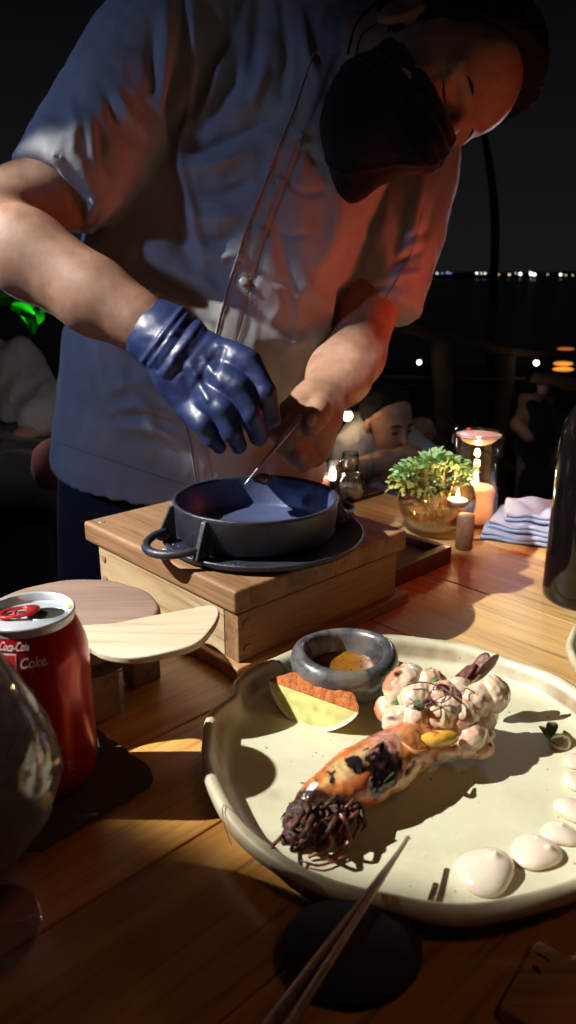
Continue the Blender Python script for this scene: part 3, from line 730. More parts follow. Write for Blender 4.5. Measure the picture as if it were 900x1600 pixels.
add_lathe(bm, [(0, 0.0), (0.024, 0.0), (0.027, 0.0015), (0.034, 0.008), (0.0405, 0.0175), (0.0420, 0.0245), (0.0410, 0.0305), (0.0385, 0.0345), (0.0350, 0.0362), (0.0318, 0.0350), (0.0300, 0.0315), (0.0298, 0.0260), (0.0290, 0.0190), (0.0255, 0.0110), (0.018, 0.0070), (0, 0.0060)], BC, 80, wob)
bm_link('bowl', bm, m, sbw)
oil = plain('amber_oil', (0.30, 0.125, 0.010), (0.17, 0.055, 0.006), 0.08, 60, 0.12, 0.0008, spec=0.8, coat=0.5, rvar=0.03)
bm = bmesh.new(); add_lathe(bm, [(0, 0.0165), (0.0250, 0.0167), (0.0282, 0.0178), (0.0283, 0.0160), (0, 0.0155)], BC, 64); bm_link('oil', bm, oil, sbw)
bm = bmesh.new()
for i in range(30):
    a = random.uniform(0, 6.28); r = 0.0275*math.sqrt(random.random())
    bmesh.ops.create_icosphere(bm, subdivisions=1, radius=random.uniform(0.0004, 0.0011), matrix=Matrix.Translation(BC + Vector((r*math.cos(a), r*math.sin(a), 0.0170))) @ Matrix.Diagonal((1, 1, 0.4, 1)))
tag(bm_link('chilli_flakes', bm, plain('flakes', (0.25, 0.09, 0.02), (0.08, 0.03, 0.01), 0.6), sbw), kind='stuff')

# ---- lemon wedge
pl = G(420, 1064, FZ+0.0215); pr = G(560, 1114, FZ+0.0185)
axv = (pr-pl); LL = axv.length/2; mid = (pl+pr)/2; ux = axv.normalized()
back = Vector((-ux.y, ux.x, 0)).normalized()
if back.y < 0: back = -back
upv = ux.cross(back); upv = upv if upv.z > 0 else -upv
lem = empty('lemon_wedge', (mid.x, mid.y, FZ), 'lemon wedge with chilli crusted cut face beside the dark sauce bowl', 'lemon')
RL = 0.0248; a1, a2 = math.radians(12), math.radians(-112)   # angles: 0 = back, -90 = down
def lp(t, ang, k): # t in -1..1
    R = RL*max(0.0, 1-abs(t)**1.9)**0.75
    return mid + ux*(LL*t) + (back*math.cos(ang) + upv*math.sin(ang))*(R*k) 
ts = np.linspace(-1, 1, 41)
def grid(fn, nu, nv, name, mat, amp=0, col=None):
    V = np.array([fn(u, w) for u in nu for w in nv]); m = len(nv); Q = np.array([(i*m+j, (i+1)*m+j, (i+1)*m+j+1, i*m+j+1) for i in range(len(nu)-1) for j in range(m-1)])
    if amp:
        N = normals(V, Q); V = V + N*(amp*fbm(V, 260, 3))[:, None]
    return from_arrays(name, V, Q, mat, lem, True, col(V) if col else None)
rind = plain('lemon_rind', (0.72, 0.55, 0.05), (0.62, 0.45, 0.03), 0.35, 60, 0.6, 0.0008, bscale=500, coat=0.2)
grid(lambda t, w: lp(t, a1+(a2-a1)*w, 1.0), ts, np.linspace(0, 1, 21), 'rind', rind)
fl, nt, b = new_mat('lemon_flesh'); a = nt.nodes.new('ShaderNodeAttribute'); a.attribute_name = 'Col'; nt.links.new(a.outputs['Color'], b.inputs['Base Color']); b.inputs['Roughness'].default_value = 0.25
b.inputs['Subsurface Weight'].default_value = 0.3; b.inputs['Subsurface Radius'].default_value = (0.004, 0.003, 0.001); b.inputs['Subsurface Scale'].default_value = 1; v = coords(nt); bump(nt, b, noise_tex(nt, v, 240, 3), 0.4, 0.0008)
def fcol(V):
    rel = V-np.array(mid); d = np.sqrt(np.maximum((rel**2).sum(1)-(rel@np.array(ux))**2, 0)); t = rel@np.array(ux)/LL
    R = RL*np.maximum(0.0, 1-np.abs(t)**1.9)**0.75; e = (R-d)
    w = np.clip((0.0042-e)/0.001, 0, 1)[:, None]
    c = np.array([0.74, 0.70, 0.26])*(0.9+0.25*vnoise(V, 200))[:, None]
    return c*(1-w)+np.array([0.80, 0.78, 0.62])*w
grid(lambda t, w: lp(t, a2, w), ts, np.linspace(0, 1, 16), 'cut_face', fl, 0, fcol)
spice = plain('chilli_crust', (0.62, 0.20, 0.045), (0.42, 0.10, 0.02), 0.7, 300, 0.9, 0.0018, bscale=900)
grid(lambda t, w: lp(t, a1, w) + upv*(0.0022*math.sin(math.pi*min(1, w*1.0))*(1-abs(t)**3)+0.0003), np.linspace(-1, 1, 90), np.linspace(0, 1, 34), 'chilli_crust', spice, 0.0013)

# ---- sauce dots
sm = plain('cream_sauce', (0.72, 0.62, 0.50), (0.68, 0.58, 0.46), 0.16, 30, 0.05, 0.0003, spec=0.6, sss=0.25, coat=0.4, rvar=0.03)
dots = [(758, 1366, 46, 'largest pale sauce dot, nearest the camera on the plate'), (836, 1334, 37, 'second largest pale sauce dot, beside the largest'), (875, 1304, 27, 'small pale sauce dot third from the near end of the row'),
        (896, 1268, 27, 'pale sauce dot fourth from the near end, cut by the right edge'), (900, 1222, 21, 'pale sauce dot fifth from the near end, at the right edge'), (897, 1190, 18, 'pale sauce dot sixth from the near end, before the leaf topped one'), (876, 1160, 17, 'small white sauce dot with a green leaf, farthest of the row')]
for i, (px, py, r, lab) in enumerate(dots):
    c = G(px, py, FZ+0.002); dep = c.y*CS-(c.z-HC)*SN; R = r/FP*dep
    bm = bmesh.new(); pk = (0.3+0.2*math.sin(i*2), 0.2*math.cos(i*3))
    def dfn(q):
        a = math.atan2(q.y, q.x); k = 1+0.09*math.sin(2*a+i)+0.05*math.sin(3*a+2*i); z = q.z*(1+0.12*math.sin(i*5.1))+0.05*R*math.sin(q.x/R*2+i)*(q.z/(0.5*R)) 
        t = max(0, 1-math.hypot(q.x-pk[0]*R, q.y-pk[1]*R)/(0.30*R)); 
        return (q.x*k, q.y*k, z+0.20*R*t*t)
    prof = [(R*math.sin(t), 0.48*R*(math.cos(t) if t < math.pi/2 else 0.8*math.cos(t))) for t in np.linspace(0, 2.2, 26)]
    z0 = -prof[-1][1]; prof = [(p[0], p[1]+z0) for p in prof]; prof.append((0, 0.0))
    add_lathe(bm, prof, (c.x, c.y, FZ+0.0002), 40, dfn)
    tag(bm_link('sauce_dot', bm, sm), lab, 'sauce', 'dots of sauce along the right of the plate')

# ---- chopsticks, pebble rest, wooden card
cm = plain('chopstick_lacquer', (0.40, 0.28, 0.20), (0.26, 0.17, 0.12), 0.28, 40, 0.1, 0.0003, coat=0.2, metal=0.5)
for (a, mm_, e, lab) in (((638, 1308, 0.0285), (598, 1388, 0.0345), (446, 1612, 0.050), 'brown chopstick reaching farther onto the plate'), ((622, 1332, 0.0280), (572, 1392, 0.0335), (410, 1612, 0.050), 'brown chopstick left of its pair, tip at the plate rim')):
    P0, P1 = G(*a), G(*e); d = (P1-P0); P2 = P0 + d*1.45
    bm = bmesh.new(); add_tube(bm, [P0, P0.lerp(P2, 0.5), P2], [0.0012, 0.0020, 0.0025], 8, 6); o = bm_link('chopstick', bm, cm); sharp_bevel(o, 0.0004)
    tag(o, lab, 'chopstick', 'pair of chopsticks')
def lump(name, c, r, mat, parent=None, amp=0.12, s=60, sub=4, M3=None, col=None, seed=0, rib=0.0):
    bm = bmesh.new(); bmesh.ops.create_icosphere(bm, subdivisions=sub, radius=1.0); V = np.array([v.co[:] for v in bm.verts]); T = np.array([[v.index for v in f.verts] for f in bm.faces]); bm.free()
    r = np.array(r); P = V*r
    if M3 is not None: P = P@np.array(M3)
    P = P + np.array(c); n = fbm(P+seed, s, 4)+0.5*np.abs(fbm(P+seed+5, s*2.0, 3)); P = P + (V if M3 is None else V@np.array(M3))*(amp*r.min()*n*1.6)[:, None]
    if rib:
        a = 0.6*math.sin(seed*1.7); u = (V[:, 0]*math.cos(a)+V[:, 1]*math.sin(a))*r.max(); w = np.sin(u*1250+2.0*fbm(P+seed, 90, 2)); P = P + (V if M3 is None else V@np.array(M3))*(rib*w)[:, None]
        cc = col(P, V); k = np.clip(-w*1.2-0.35, 0, 1)[:, None]*0.35; return from_arrays(name, P, T, mat, parent, True, cc*(1-k)+np.array([0.58, 0.24, 0.12])*k)
    return from_arrays(name, P, T, mat, parent, True, col(P, V) if col else None)
ps = G(548, 1490, 0.010)
o = lump('chopstick_rest', (ps.x, ps.y, 0.0135), (0.034, 0.026, 0.0145), M['stone'], None, 0.10, 30, 4)
tag(o, 'smooth dark pebble chopstick rest lying below the plate rim', 'chopstick rest')
wc = [G(838, 1466, 0.009), G(779, 1572, 0.009)]
dd = (wc[1]-wc[0]).normalized(); nn = Vector((-dd.y, dd.x, 0)); nn = nn if nn.x > 0 else -nn; Lc = (wc[1]-wc[0]).length
menu = empty('wooden_block_card', (wc[0].x, wc[0].y, 0), 'small wooden block with two dark burnt marks at the bottom right corner', 'block')
Mx = Matrix(((nn.x, dd.x, 0, wc[0].x), (nn.y, dd.y, 0, wc[0].y), (0, 0, 1, 0.0004), (0, 0, 0, 1)))
bm = bmesh.new(); add_box(bm, (0.05, Lc/2, 0.0045), (0.10, Lc, 0.009), Mx); o = bm_link('wood_body', bm, M['block'], menu, False); sharp_bevel(o, 0.0012)
burn = plain('burnt_mark', (0.012, 0.010, 0.009), None, 0.8)
for (u, w, su, sw, rt) in ((0.0060, 0.0085, 0.0075, 0.0012, 0.08), (0.0065, 0.0170, 0.0042, 0.0026, 0.5)):
    bm = bmesh.new(); bmesh.ops.create_icosphere(bm, subdivisions=3, radius=1, matrix=Mx @ Matrix.Translation((u, w, 0.0090)) @ Matrix.Rotation(rt, 4, 'Z') @ Matrix.Diagonal((su*0.6, sw*0.6, 0.00025, 1)))
    bm_link('burnt_mark', bm, burn, menu)

# ================================================================== THE PRAWN
prb = G(660, 1140, 0)
prawn = empty('grilled_prawn', (prb.x, prb.y, FZ), 'charred grilled giant prawn with its shelled tail meat, in the middle of the plate', 'prawn')
vm = vcol('prawn_flesh', 0.20, 0.30, 0.4, 240, 0.0008, coat=0.8, nvar=0.25, nscale=300)
vs_ = vcol('prawn_shell', 0.28, 0.08, 0.4, 300, 0.0005, coat=0.5, nvar=0.35, nscale=120)
def meatcol(base, char=0.0, pink=0.35, yel=0.0):
    base = np.array(base)
    def f(P, V):
        n = fbm(P, 70, 2); n2 = fbm(P+3, 70, 3); c = np.tile(base, (len(P), 1))
        w = np.clip((n-0.12)*6, 0, 1)[:, None]*pink; c = c*(1-w)+np.array([0.62, 0.20, 0.10])*w
        w = np.clip((n2-0.05)*4, 0, 1)[:, None]*yel; c = c*(1-w)+np.array([0.60, 0.38, 0.08])*w
        d = fbm(P+9, 95, 2); w = np.clip((d+char-0.58)*7, 0, 1)[:, None]; c = c*(1-w)+np.array([0.05, 0.014, 0.008])*w
        return c
    return f
def orient(px0, py0, px1, py1, z=0.03, z2=None):
    a = G(px0, py0, z); b_ = G(px1, py1, z if z2 is None else z2); x = (b_-a).normalized(); y = Vector((0, 0, 1)).cross(x).normalized(); zz = x.cross(y)
    return np.array([x, y, zz])
E3 = orient(430, 1250, 700, 1130)
white_m = (0.76, 0.62, 0.46)
lum = [ # px, py, z, radii, char, pink, yellow
 (634, 1072, .046, (.0150, .0120, .0130), .10, .9, .05), (672, 1070, .049, (.0110, .0100, .0100), .05, .4, .2), (650, 1092, .045, (.0120, .0100, .0100), .0, .5, .3),
 (690, 1086, .047, (.0115, .010, .010), .12, .5, .0), (716, 1080, .046, (.0110, .0095, .0100), .02, .25, .05), (742, 1092, .043, (.0120, .0100, .0115), .02, .10, .35), (768, 1086, .043, (.0105, .0105, .0125), .02, .1, .35),
 (693, 1112, .041, (.0130, .0115, .0115), .20, .35, .15), (722, 1122, .036, (.0125, .010, .012), .42, .6, .3), (655, 1120, .036, (.0130, .010, .0110), .03, .15, .35), (622, 1124, .033, (.0110, .010, .0100), .10, .6, .5),
 (604, 1108, .030, (.0080, .009, .009), .1, .9, .3), (738, 1148, .028, (.0120, .010, .0100), .15, .3, .5), (704, 1140, .026, (.018, .013, .013), .3, .6, .5), (660, 1140, .022, (.022, .014, .014), .2, .6, .4),
 (752, 1170, .0155, (.0115, .008, .007), .05, .4, .9), (700, 1160, .019, (.020, .013, .011), .15, .8, .7), (762, 1150, .024, (.0065, .0045, .0045), 0, .1, .2), (728, 1166, .019, (.012, .008, .008), .1, .4, .6), (720, 1100, .038, (.014, .011, .012), .25, .4, .2), (748, 1120, .028, (.013, .011, .015), .2, .4, .4)]
for i, (px, py, z, r, ch, pk, ye) in enumerate(lum):
    lump('meat_chunk', G(px, py, z+FZ*0.4), tuple(q*(1.04 if i < 11 else 0.96) for q in r), vm, prawn, 0.17, 48, 5, E3, meatcol(white_m, ch, pk, ye), i*3.1, 0.00014)
def yc(P, V):
    w = np.clip(fbm(P, 170, 2)*5-0.9, 0, 1)[:, None]; return np.array([0.72, 0.42, 0.06])*(1-w)+np.array([0.45, 0.12, 0.03])*w
a_, b_ = G(660, 1158, .037), G(710, 1152, .037); x = (b_-a_).normalized(); y = Vector((0, 0, 1)).cross(x)
lump('roe_piece', (a_+b_)/2, (.0135, .0055, .0058), vm, prawn, 0.12, 90, 4, np.array([x, y, x.cross(y)]), yc)
# carapace: a loft from mouth to neck with a burnt patch
ca_n = 1
ca = [(478, 1268, .020, .0090, .0095), (500, 1250, .022, .0150, .0140), (530, 1232, .024, .0190, .0165), (565, 1212, .026, .0215, .0180), (600, 1192, .027, .0220, .0180), (630, 1172, .027, .0200, .0165), (655, 1158, .026, .0165, .0140), (676, 1148, .024, .0100, .0090)]
n = 90; C = [G(q[0], q[1], q[2]+0.002) for q in ca]; CC_ = catmull(C, 14); rr = [(q[3]*.90, q[4]*.92) for q in ca]; rings = []
for i, c in enumerate(CC_):
    d = (CC_[min(i+1, len(CC_)-1)]-CC_[max(i-1, 0)]).normalized(); sd = d.cross(Vector((0, 0, 1))).normalized(); up = sd.cross(d)
    t = i/(len(CC_)-1)*(len(rr)-1); k = min(int(t), len(rr)-2); ra = rr[k][0]+(rr[k+1][0]-rr[k][0])*(t-k); rb = rr[k][1]+(rr[k+1][1]-rr[k][1])*(t-k)
    rings.append([c + sd*(ra*math.cos(th)) + up*(rb*math.sin(th)*(1.0 if math.sin(th) > 0 else 0.85)) for th in [2*math.pi*j/n for j in range(n)]])
V, Q = loft(rings, True, False); Q = np.array(Q); N = normals(V, Q); V = V + N*(0.0036*fbm(V, 55, 4)+0.0009*np.abs(fbm(V, 150, 3)))[:, None]
px, py, _ = project(V); c = np.tile(np.array([0.46, 0.17, 0.045]), (len(V), 1))
def blob(cx, cy, rx, ry, ang=0):
    u = (px-cx)*math.cos(ang)+(py-cy)*math.sin(ang); w = -(px-cx)*math.sin(ang)+(py-cy)*math.cos(ang); return 1-np.sqrt((u/rx)**2+(w/ry)**2)
def blend(c, w, rgb): w = np.clip(w, 0, 1)[:, None]; return c*(1-w)+np.array(rgb)*w
nz = fbm(V, 120, 4)
c = blend(c, (fbm(V+2, 60, 3)+0.1)*3, (0.52, 0.13, 0.04)); c = blend(c, (blob(545, 1195, 60, 16, -0.6)+nz*0.8)*3, (0.55, 0.36, 0.15)); c = blend(c, (blob(600, 1165, 40, 25, -0.5)+nz*0.7)*2, (0.50, 0.22, 0.16))
c = blend(c, (blob(640, 1215, 60, 22, -0.7)+nz*0.6)*2, (0.62, 0.36, 0.16))
c = blend(c, (blob(603, 1205, 34, 34, 0)+nz*0.9)*6, (0.008, 0.006, 0.006)); c = blend(c, (blob(552, 1190, 14, 9, 0)+nz)*6, (0.01, 0.008, 0.008)); c = blend(c, (blob(585, 1228, 12, 20, 0)+nz*1.2)*5, (0.012, 0.008, 0.008))
c = blend(c, (blob(490, 1272, 55, 42, 0)+nz*0.9)*4, (0.035, 0.014, 0.010))
c = c*(0.75+0.5*np.clip(fbm(V+7, 200, 3)*0.9+0.5, 0, 1))[:, None]; c = blend(c, (fbm(V+11, 150, 3)-0.34)*9, (0.03, 0.012, 0.008))
char = np.clip((blob(603, 1205, 34, 34, 0)+nz*0.9)*6, 0, 1); V = V + N*(char*(0.0012+0.0016*fbm(V, 350, 3)))[:, None]
from_arrays('carapace', V, Q, vs_, prawn, True, c)
# split shell edges and inner flesh at the top of the head
for j, (pts, r, colr) in enumerate([([(560, 1190, .041), (582, 1170, .044), (604, 1155, .044)], .0014, (0.50, 0.32, 0.14)), ([(628, 1160, .042), (650, 1176, .040), (668, 1172, .036)], .0016, (0.55, 0.24, 0.08))]):
    bm = bmesh.new(); add_tube(bm, [G(*p) for p in pts], [r*0.4, r, r, r*0.4], 8, 6); bm_link('shell_edge', bm, plain('shell_edge%d' % j, colr, tuple(q*0.5 for q in colr), 0.4, 200, 0.6), prawn)
# mouth parts, legs, feelers: many small bent tubes, charred
darkm = plain('charred_leg', (0.095, 0.028, 0.012), (0.012, 0.006, 0.004), 0.55, 160, 0.9, 0.0012, coat=0.05)
redm = plain('cooked_leg', (0.28, 0.08, 0.04), (0.14, 0.04, 0.02), 0.4, 150, 0.5, coat=0.2)
lump('head_tip', G(498, 1272, .019), (.0190, .0120, .0110), darkm, prawn, 0.42, 110, 5, E3)
lump('head_tip', G(472, 1290, .018), (.0110, .0095, .0100), darkm, prawn, 0.4, 120, 5, E3)
rr_ = random.Random(5)
for i in range(60):
    x0 = rr_.uniform(470, 565); y0 = 1262 + rr_.uniform(-22, 22) - (x0-500)*0.25; z0 = rr_.uniform(.018, .034)
    dx = rr_.uniform(-48, 0); dy = rr_.uniform(14, 58)
    x1 = x0+dx*0.5+rr_.uniform(-12, 12); y1 = y0+dy*0.4; x2 = x0+dx; y2 = min(y0+dy, 1352-abs(x0+dx-505)*0.5)
    p = [G(x0, y0, z0), G(x1, y1, z0*0.9+rr_.uniform(0, .006)), G((x1+x2)/2+rr_.uniform(-6, 6), (y1+y2)/2, 0.016), G(x2, y2, 0.0105+rr_.uniform(0, .003))]
    r = rr_.uniform(.0007, .0019); bm = bmesh.new(); add_tube(bm, p, [r*1.2, r, r*0.8, r*0.35], 7, 5); bm_link('leg', bm, redm if i % 4 == 0 else darkm, prawn)
for pts, r in (([(548, 1262, .022), (538, 1290, .020), (545, 1318, .013), (512, 1345, .010)], .0024), ([(500, 1280, .022), (515, 1318, .016), (482, 1340, .011)], .0022), ([(556, 1258, .022), (562, 1290, .018), (545, 1325, .011)], .0016)):
    bm = bmesh.new(); add_tube(bm, [G(*p) for p in pts], [r, r*1.1, r*0.8, r*0.4], 8, 6); bm_link('leg', bm, redm, prawn)
for pts, r in (([(515, 1232, .030), (495, 1226, .030), (470, 1223, .029)], .0008), ([(512, 1240, .028), (495, 1236, .027), (477, 1232, .026)], .0007), ([(470, 1275, .020), (445, 1300, .018), (425, 1322, .024), (415, 1332, .026)], .0009), ([(462, 1270, .020), (452, 1285, .018), (440, 1292, .017)], .0008),
              ([(438, 1312, .024), (424, 1326, .026), (425, 1340, .025)], .0007), ([(430, 1320, .026), (395, 1300, .0275), (352, 1258, .028), (350, 1285, .025), (362, 1320, .014)], .00035), ([(540, 1338, .011), (500, 1352, .012), (470, 1345, .014)], .0008)):
    bm = bmesh.new(); add_tube(bm, [G(*p) for p in pts], [r, r, r*0.6], 6, 6); bm_link('antenna', bm, redm, prawn)
# tail fan
tf = plain('tail_shell', (0.22, 0.075, 0.045), (0.07, 0.025, 0.018), 0.35, 160, 0.7, 0.001, coat=0.4)
for (x0, y0, x1, y1, z0, z1, w_, rot) in ((742, 1062, 776, 1026, .042, .060, .0060, .3), (735, 1064, 760, 1024, .042, .058, .0055, -.5), (728, 1060, 742, 1040, .042, .052, .0060, .9), (716, 1064, 748, 1042, .042, .048, .0060, 1.2), (756, 1150, 762, 1098, .022, .034, .0060, .2)):
    a_, b_ = G(x0, y0, z0), G(x1, y1, z1); x = (b_-a_).normalized(); y = Vector((1, 0, 0.2)) if rot == 0 else Vector((math.cos(rot), math.sin(rot), 0.4)); y = (y - x*y.dot(x)).normalized()
    lump('tail_fin', (a_+b_)/2, ((b_-a_).length*0.60, w_, .0016), tf, prawn, 0.5, 160, 4, np.array([x, y, x.cross(y)]))
# ---- herbs on the meat
hs = plain('purple_stem', (0.16, 0.05, 0.13), (0.09, 0.03, 0.07), 0.5, 100); lf = plain('herb_leaf', (0.10, 0.20, 0.04), (0.06, 0.13, 0.03), 0.5, 100, 0.4)
def leaf_bm(bm, base, tip, w, up=Vector((0, 0, 1)), curl=0.15):
    d = tip-base; L = d.length; d.normalize(); s = d.cross(up)
    if s.length < 1e-3: s = Vector((1, 0, 0))
    s.normalize(); nrm = s.cross(d); rows = []
    for k in range(7):
        t = k/6; ww = w*math.sin(math.pi*min(1, t*0.96+0.04))**0.7; c = base+d*(L*t)+nrm*(curl*L*math.sin(math.pi*t))
        rows.append([bm.verts.new(c - s*ww + nrm*ww*0.35), bm.verts.new(c), bm.verts.new(c + s*ww + nrm*ww*0.35)])
    for k in range(6):
        for j in range(2): bm.faces.new((rows[k][j], rows[k][j+1], rows[k+1][j+1], rows[k+1][j]))
def sprig(stems, leaves, lab, base):
    e = empty('herb_sprig', tuple(base), lab, 'herb')
    for pts in stems:
        bm = bmesh.new(); add_tube(bm, [G(*p) for p in pts], [.00045, .0004], 6, 6); bm_link('stem', bm, hs, e)
    for (x0, y0, x1, y1, z, w) in leaves:
        bm = bmesh.new(); leaf_bm(bm, G(x0, y0, z), G(x1, y1, z+0.002), w); o = bm_link('leaf', bm, lf, e); mo = o.modifiers.new('thick', 'SOLIDIFY'); mo.thickness = 0.0004
sprig([[(636, 1070, .062), (660, 1066, .063), (685, 1072, .062), (700, 1082, .060)], [(640, 1092, .056), (655, 1100, .057), (668, 1090, .060), (682, 1068, .063)], [(628, 1100, .048), (650, 1108, .050), (672, 1098, .056), (692, 1088, .060)], [(690, 1072, .061), (705, 1086, .060), (690, 1098, .058), (672, 1092, .058)], [(742, 1082, .056), (728, 1076, .058), (722, 1090, .054)]],
      [(672, 1068, 688, 1062, .062, .0022), (640, 1100, 664, 1108, .052, .0026), (648, 1104, 656, 1094, .053, .0022), (612, 1098, 622, 1104, .044, .002)], 'purple stemmed micro herbs strewn on the prawn meat', G(665, 1090, 0.045))
sprig([[(873, 1166, .013), (858, 1156, .013), (850, 1142, .014)]], [(858, 1155, 866, 1128, .014, .0038), (856, 1154, 842, 1134, .014, .0022)], 'small green seedling leaf beside the farthest sauce dot', G(860, 1150, FZ))
e = G(442, 1040, 0.024); e1 = G(464, 1062, 0.012); bm = bmesh.new(); add_tube(bm, [G(434, 1032, .026), G(448, 1046, .022), G(468, 1066, .012)], [.0008, .0018, .003], 8, 5)
tag(bm_link('shell_sliver', bm, plain('pale_sliver', (0.62, 0.60, 0.50), None, 0.4, 60)), 'thin pale sliver leaning between the sauce bowl and the lemon wedge', 'garnish')

# ================================================================== FAR RIGHT OF THE TABLE
# tray behind the box
tr = empty('serving_tray', tuple(AB(0.63, 0.53)), 'low dark wooden tray on the table behind the oak box', 'tray', rz=YAW)
for nm, a0, a1, b0, b1, z0, z1 in (('tray_floor', .570, .684, .4605, .630, .0006, .012), ('rim', .570, .684, .449, .4603, .0006, .0215), ('rim', .6735, .6842, .4605, .630, .0125, .0215), ('rim', .570, .673, .619, .630, .0125, .0213)):
    bm = bmesh.new(); add_box(bm, (0, 0, 0), (a1-a0, b1-b0, z1-z0)); me = bpy.data.meshes.new(nm); bmesh.ops.recalc_face_normals(bm, faces=bm.faces); bm.to_mesh(me); bm.free(); me.materials.append(M['tray'])
    o = bpy.data.objects.new(nm, me); COL.objects.link(o); o.parent = tr; o.location = ((a0+a1)/2-0.63, (b0+b1)/2-0.53, (z0+z1)/2); sharp_bevel(o, 0.0015)

# round water bowl with plant and light
RB = Vector((0.190, 0.902, 0.0006))
rb = empty('round_glass_bowl', tuple(RB), 'round clear glass bowl half full of water tinted golden with candle glow holding the leafy sprigs', 'bowl')
bm = bmesh.new(); R = 0.0490
def sph(r0, z0, a0, a1, n): return [(r0*math.sin(t), z0 - r0*0.92*math.cos(t)) for t in np.linspace(a0, a1, n)]
outer = sph(R, 0.0445, 0.0, 2.45, 26); inner = sph(R-0.0014, 0.0447, 2.43, 0.0, 26)
add_lathe(bm, outer+inner, RB, 64); bm_link('bowl_wall', bm, M['glass'], rb)
bm = bmesh.new(); wat = sph(R-0.0018, 0.0447, 0.0, 1.50, 16); add_lathe(bm, wat+[(0, wat[-1][1])], RB, 64); bm_link('water', bm, M['water'], rb)
# leafy sprigs
pb = empty('leafy_sprigs', (RB.x-0.005, RB.y, 0.02), 'bunch of small bright green leaves standing in the round glass bowl', 'plant')
lfm = plain('bright_leaf', (0.46, 0.66, 0.30), (0.30, 0.52, 0.17), 0.5, 60, 0.4, 0.0006, sss=0.1)
lfo = plain('olive_leaf', (0.30, 0.27, 0.05), (0.17, 0.15, 0.03), 0.5, 80, 0.4)
stm = plain('leaf_stem', (0.20, 0.24, 0.06), None, 0.5)
R3 = random.Random(11); stems = []
for i in range(13):
    a = R3.uniform(0, 6.28); r = 0.017*math.sqrt(R3.random()); x = RB.x-0.010+r*math.cos(a)*2.1; y = RB.y-0.008+r*math.sin(a)*1.2
    top = Vector((x, y, 0.098+R3.uniform(-.008, .005)-abs(x-RB.x+.008)*0.25)); stems.append(top)
    bm = bmesh.new(); add_tube(bm, [(RB.x+R3.uniform(-.02, .02), RB.y+R3.uniform(-.015, .015), 0.008), (RB.x+(x-RB.x)*0.6, y, 0.05), tuple(top)], [.0008, .0007, .0005], 6, 5); bm_link('stem', bm, stm, pb)
nl = 0; proto = []
for s in range(8):
    bm = bmesh.new(); leaf_bm(bm, Vector((0, 0, 0)), Vector((1, 0, 0)), 0.30+0.04*(s % 3), curl=R3.uniform(0.05, 0.3)); me = bpy.data.meshes.new('leaf'); bm.to_mesh(me); bm.free()
    me.materials.append(lfm if s < 6 else lfo); me.polygons.foreach_set('use_smooth', [True]*len(me.polygons)); proto.append(me)
def put_leaf(parent, p, d, L, me, roll=0.0):
    o = bpy.data.objects.new('leaf', me); COL.objects.link(o); o.parent = parent
    o.location = Vector(p)-parent.location; q = Vector(d).to_track_quat('X', 'Z'); e = (q.to_matrix() @ Matrix.Rotation(roll, 3, 'X')).to_euler(); o.rotation_euler = e; o.scale = (L, L, L); return o
for i in range(300):
    a = R3.uniform(0, 6.28); u = math.sqrt(R3.random()); x = RB.x-0.008+0.052*u*math.cos(a); y = RB.y-0.006+0.034*u*math.sin(a)
    z = 0.100-0.026*u*u+R3.uniform(-.007, .006)-(0.004 if x < RB.x-.02 else 0)
    d = Vector((math.cos(a)*(0.4+u), math.sin(a)*(0.4+u), R3.uniform(0.25, 1.3))); put_leaf(pb, (x, y, z), d, R3.uniform(.008, .0140), proto[i % 6], R3.uniform(-.5, .5))
for i in range(60):
    a = R3.uniform(2.4, 5.2); u = R3.uniform(0.55, 1.1); x = RB.x-0.012+0.044*u*math.cos(a); y = RB.y-0.006+0.034*u*math.sin(a); z = 0.078-R3.uniform(0, .020)
    put_leaf(pb, (x, y, z), Vector((math.cos(a), math.sin(a), R3.uniform(-.8, .4))), R3.uniform(.009, .015), proto[6+i % 2], R3.uniform(-.6, .6))

# candle cylinder
CG = Vector((0.248, 0.945, 0.0006))
cgl = empty('candle_cylinder', tuple(CG), 'tall clear glass cylinder with a lit candle behind the leafy bowl', 'candle holder')
bm = bmesh.new(); add_lathe(bm, [(0, 0), (0.030, 0), (0.0315, 0.0012), (0.0322, 0.06), (0.0335, 0.1225), (0.0330, 0.1235), (0.0323, 0.1225), (0.0308, 0.06), (0.0300, 0.005), (0, 0.0045)], CG, 64); bm_link('cylinder_wall', bm, M['glass'], cgl)
bm = bmesh.new(); add_lathe(bm, [(0, 0.0052), (0.026, 0.0052), (0.0265, 0.047), (0.024, 0.0500), (0.010, 0.0485), (0, 0.048)], CG, 40); bm_link('wax_body', bm, murky('peach_wax', (0.95, 0.75, 0.6), (0.92, 0.60, 0.42), 0.75), cgl)
bm = bmesh.new(); add_lathe(bm, [(0, 0.1085), (0.012, 0.1080), (0.020, 0.1115), (0.0265, 0.1178), (0.0295, 0.1192), (0.0290, 0.1200), (0.024, 0.1180), (0.014, 0.1140), (0, 0.1130)], CG, 48)
bm_link('wax_dish', bm, plain('pink_wax', (0.80, 0.48, 0.38), (0.72, 0.38, 0.30), 0.35, 40, sss=0.4), cgl)
def flame(p, s, parent, mat=None):
    bm = bmesh.new(); add_lathe(bm, [(0, 0), (0.0022*s, 0.002*s), (0.0030*s, 0.005*s), (0.0022*s, 0.010*s), (0.0008*s, 0.0155*s), (0, 0.018*s)], p, 16); return bm_link('flame', bm, mat or M['flame'], parent)
flame(CG + Vector((0, 0, 0.050)), 1.5, cgl)
lamp('added_wax_glow', 'POINT', CG + Vector((0, 0, 0.030)), (1.0, 0.50, 0.22), 0.10, 0.004)  # second light added inside the wax so that its body glows
lamp('candle_light', 'POINT', CG + Vector((0, 0, 0.074)), (1.0, 0.50, 0.22), 0.60, 0.004)
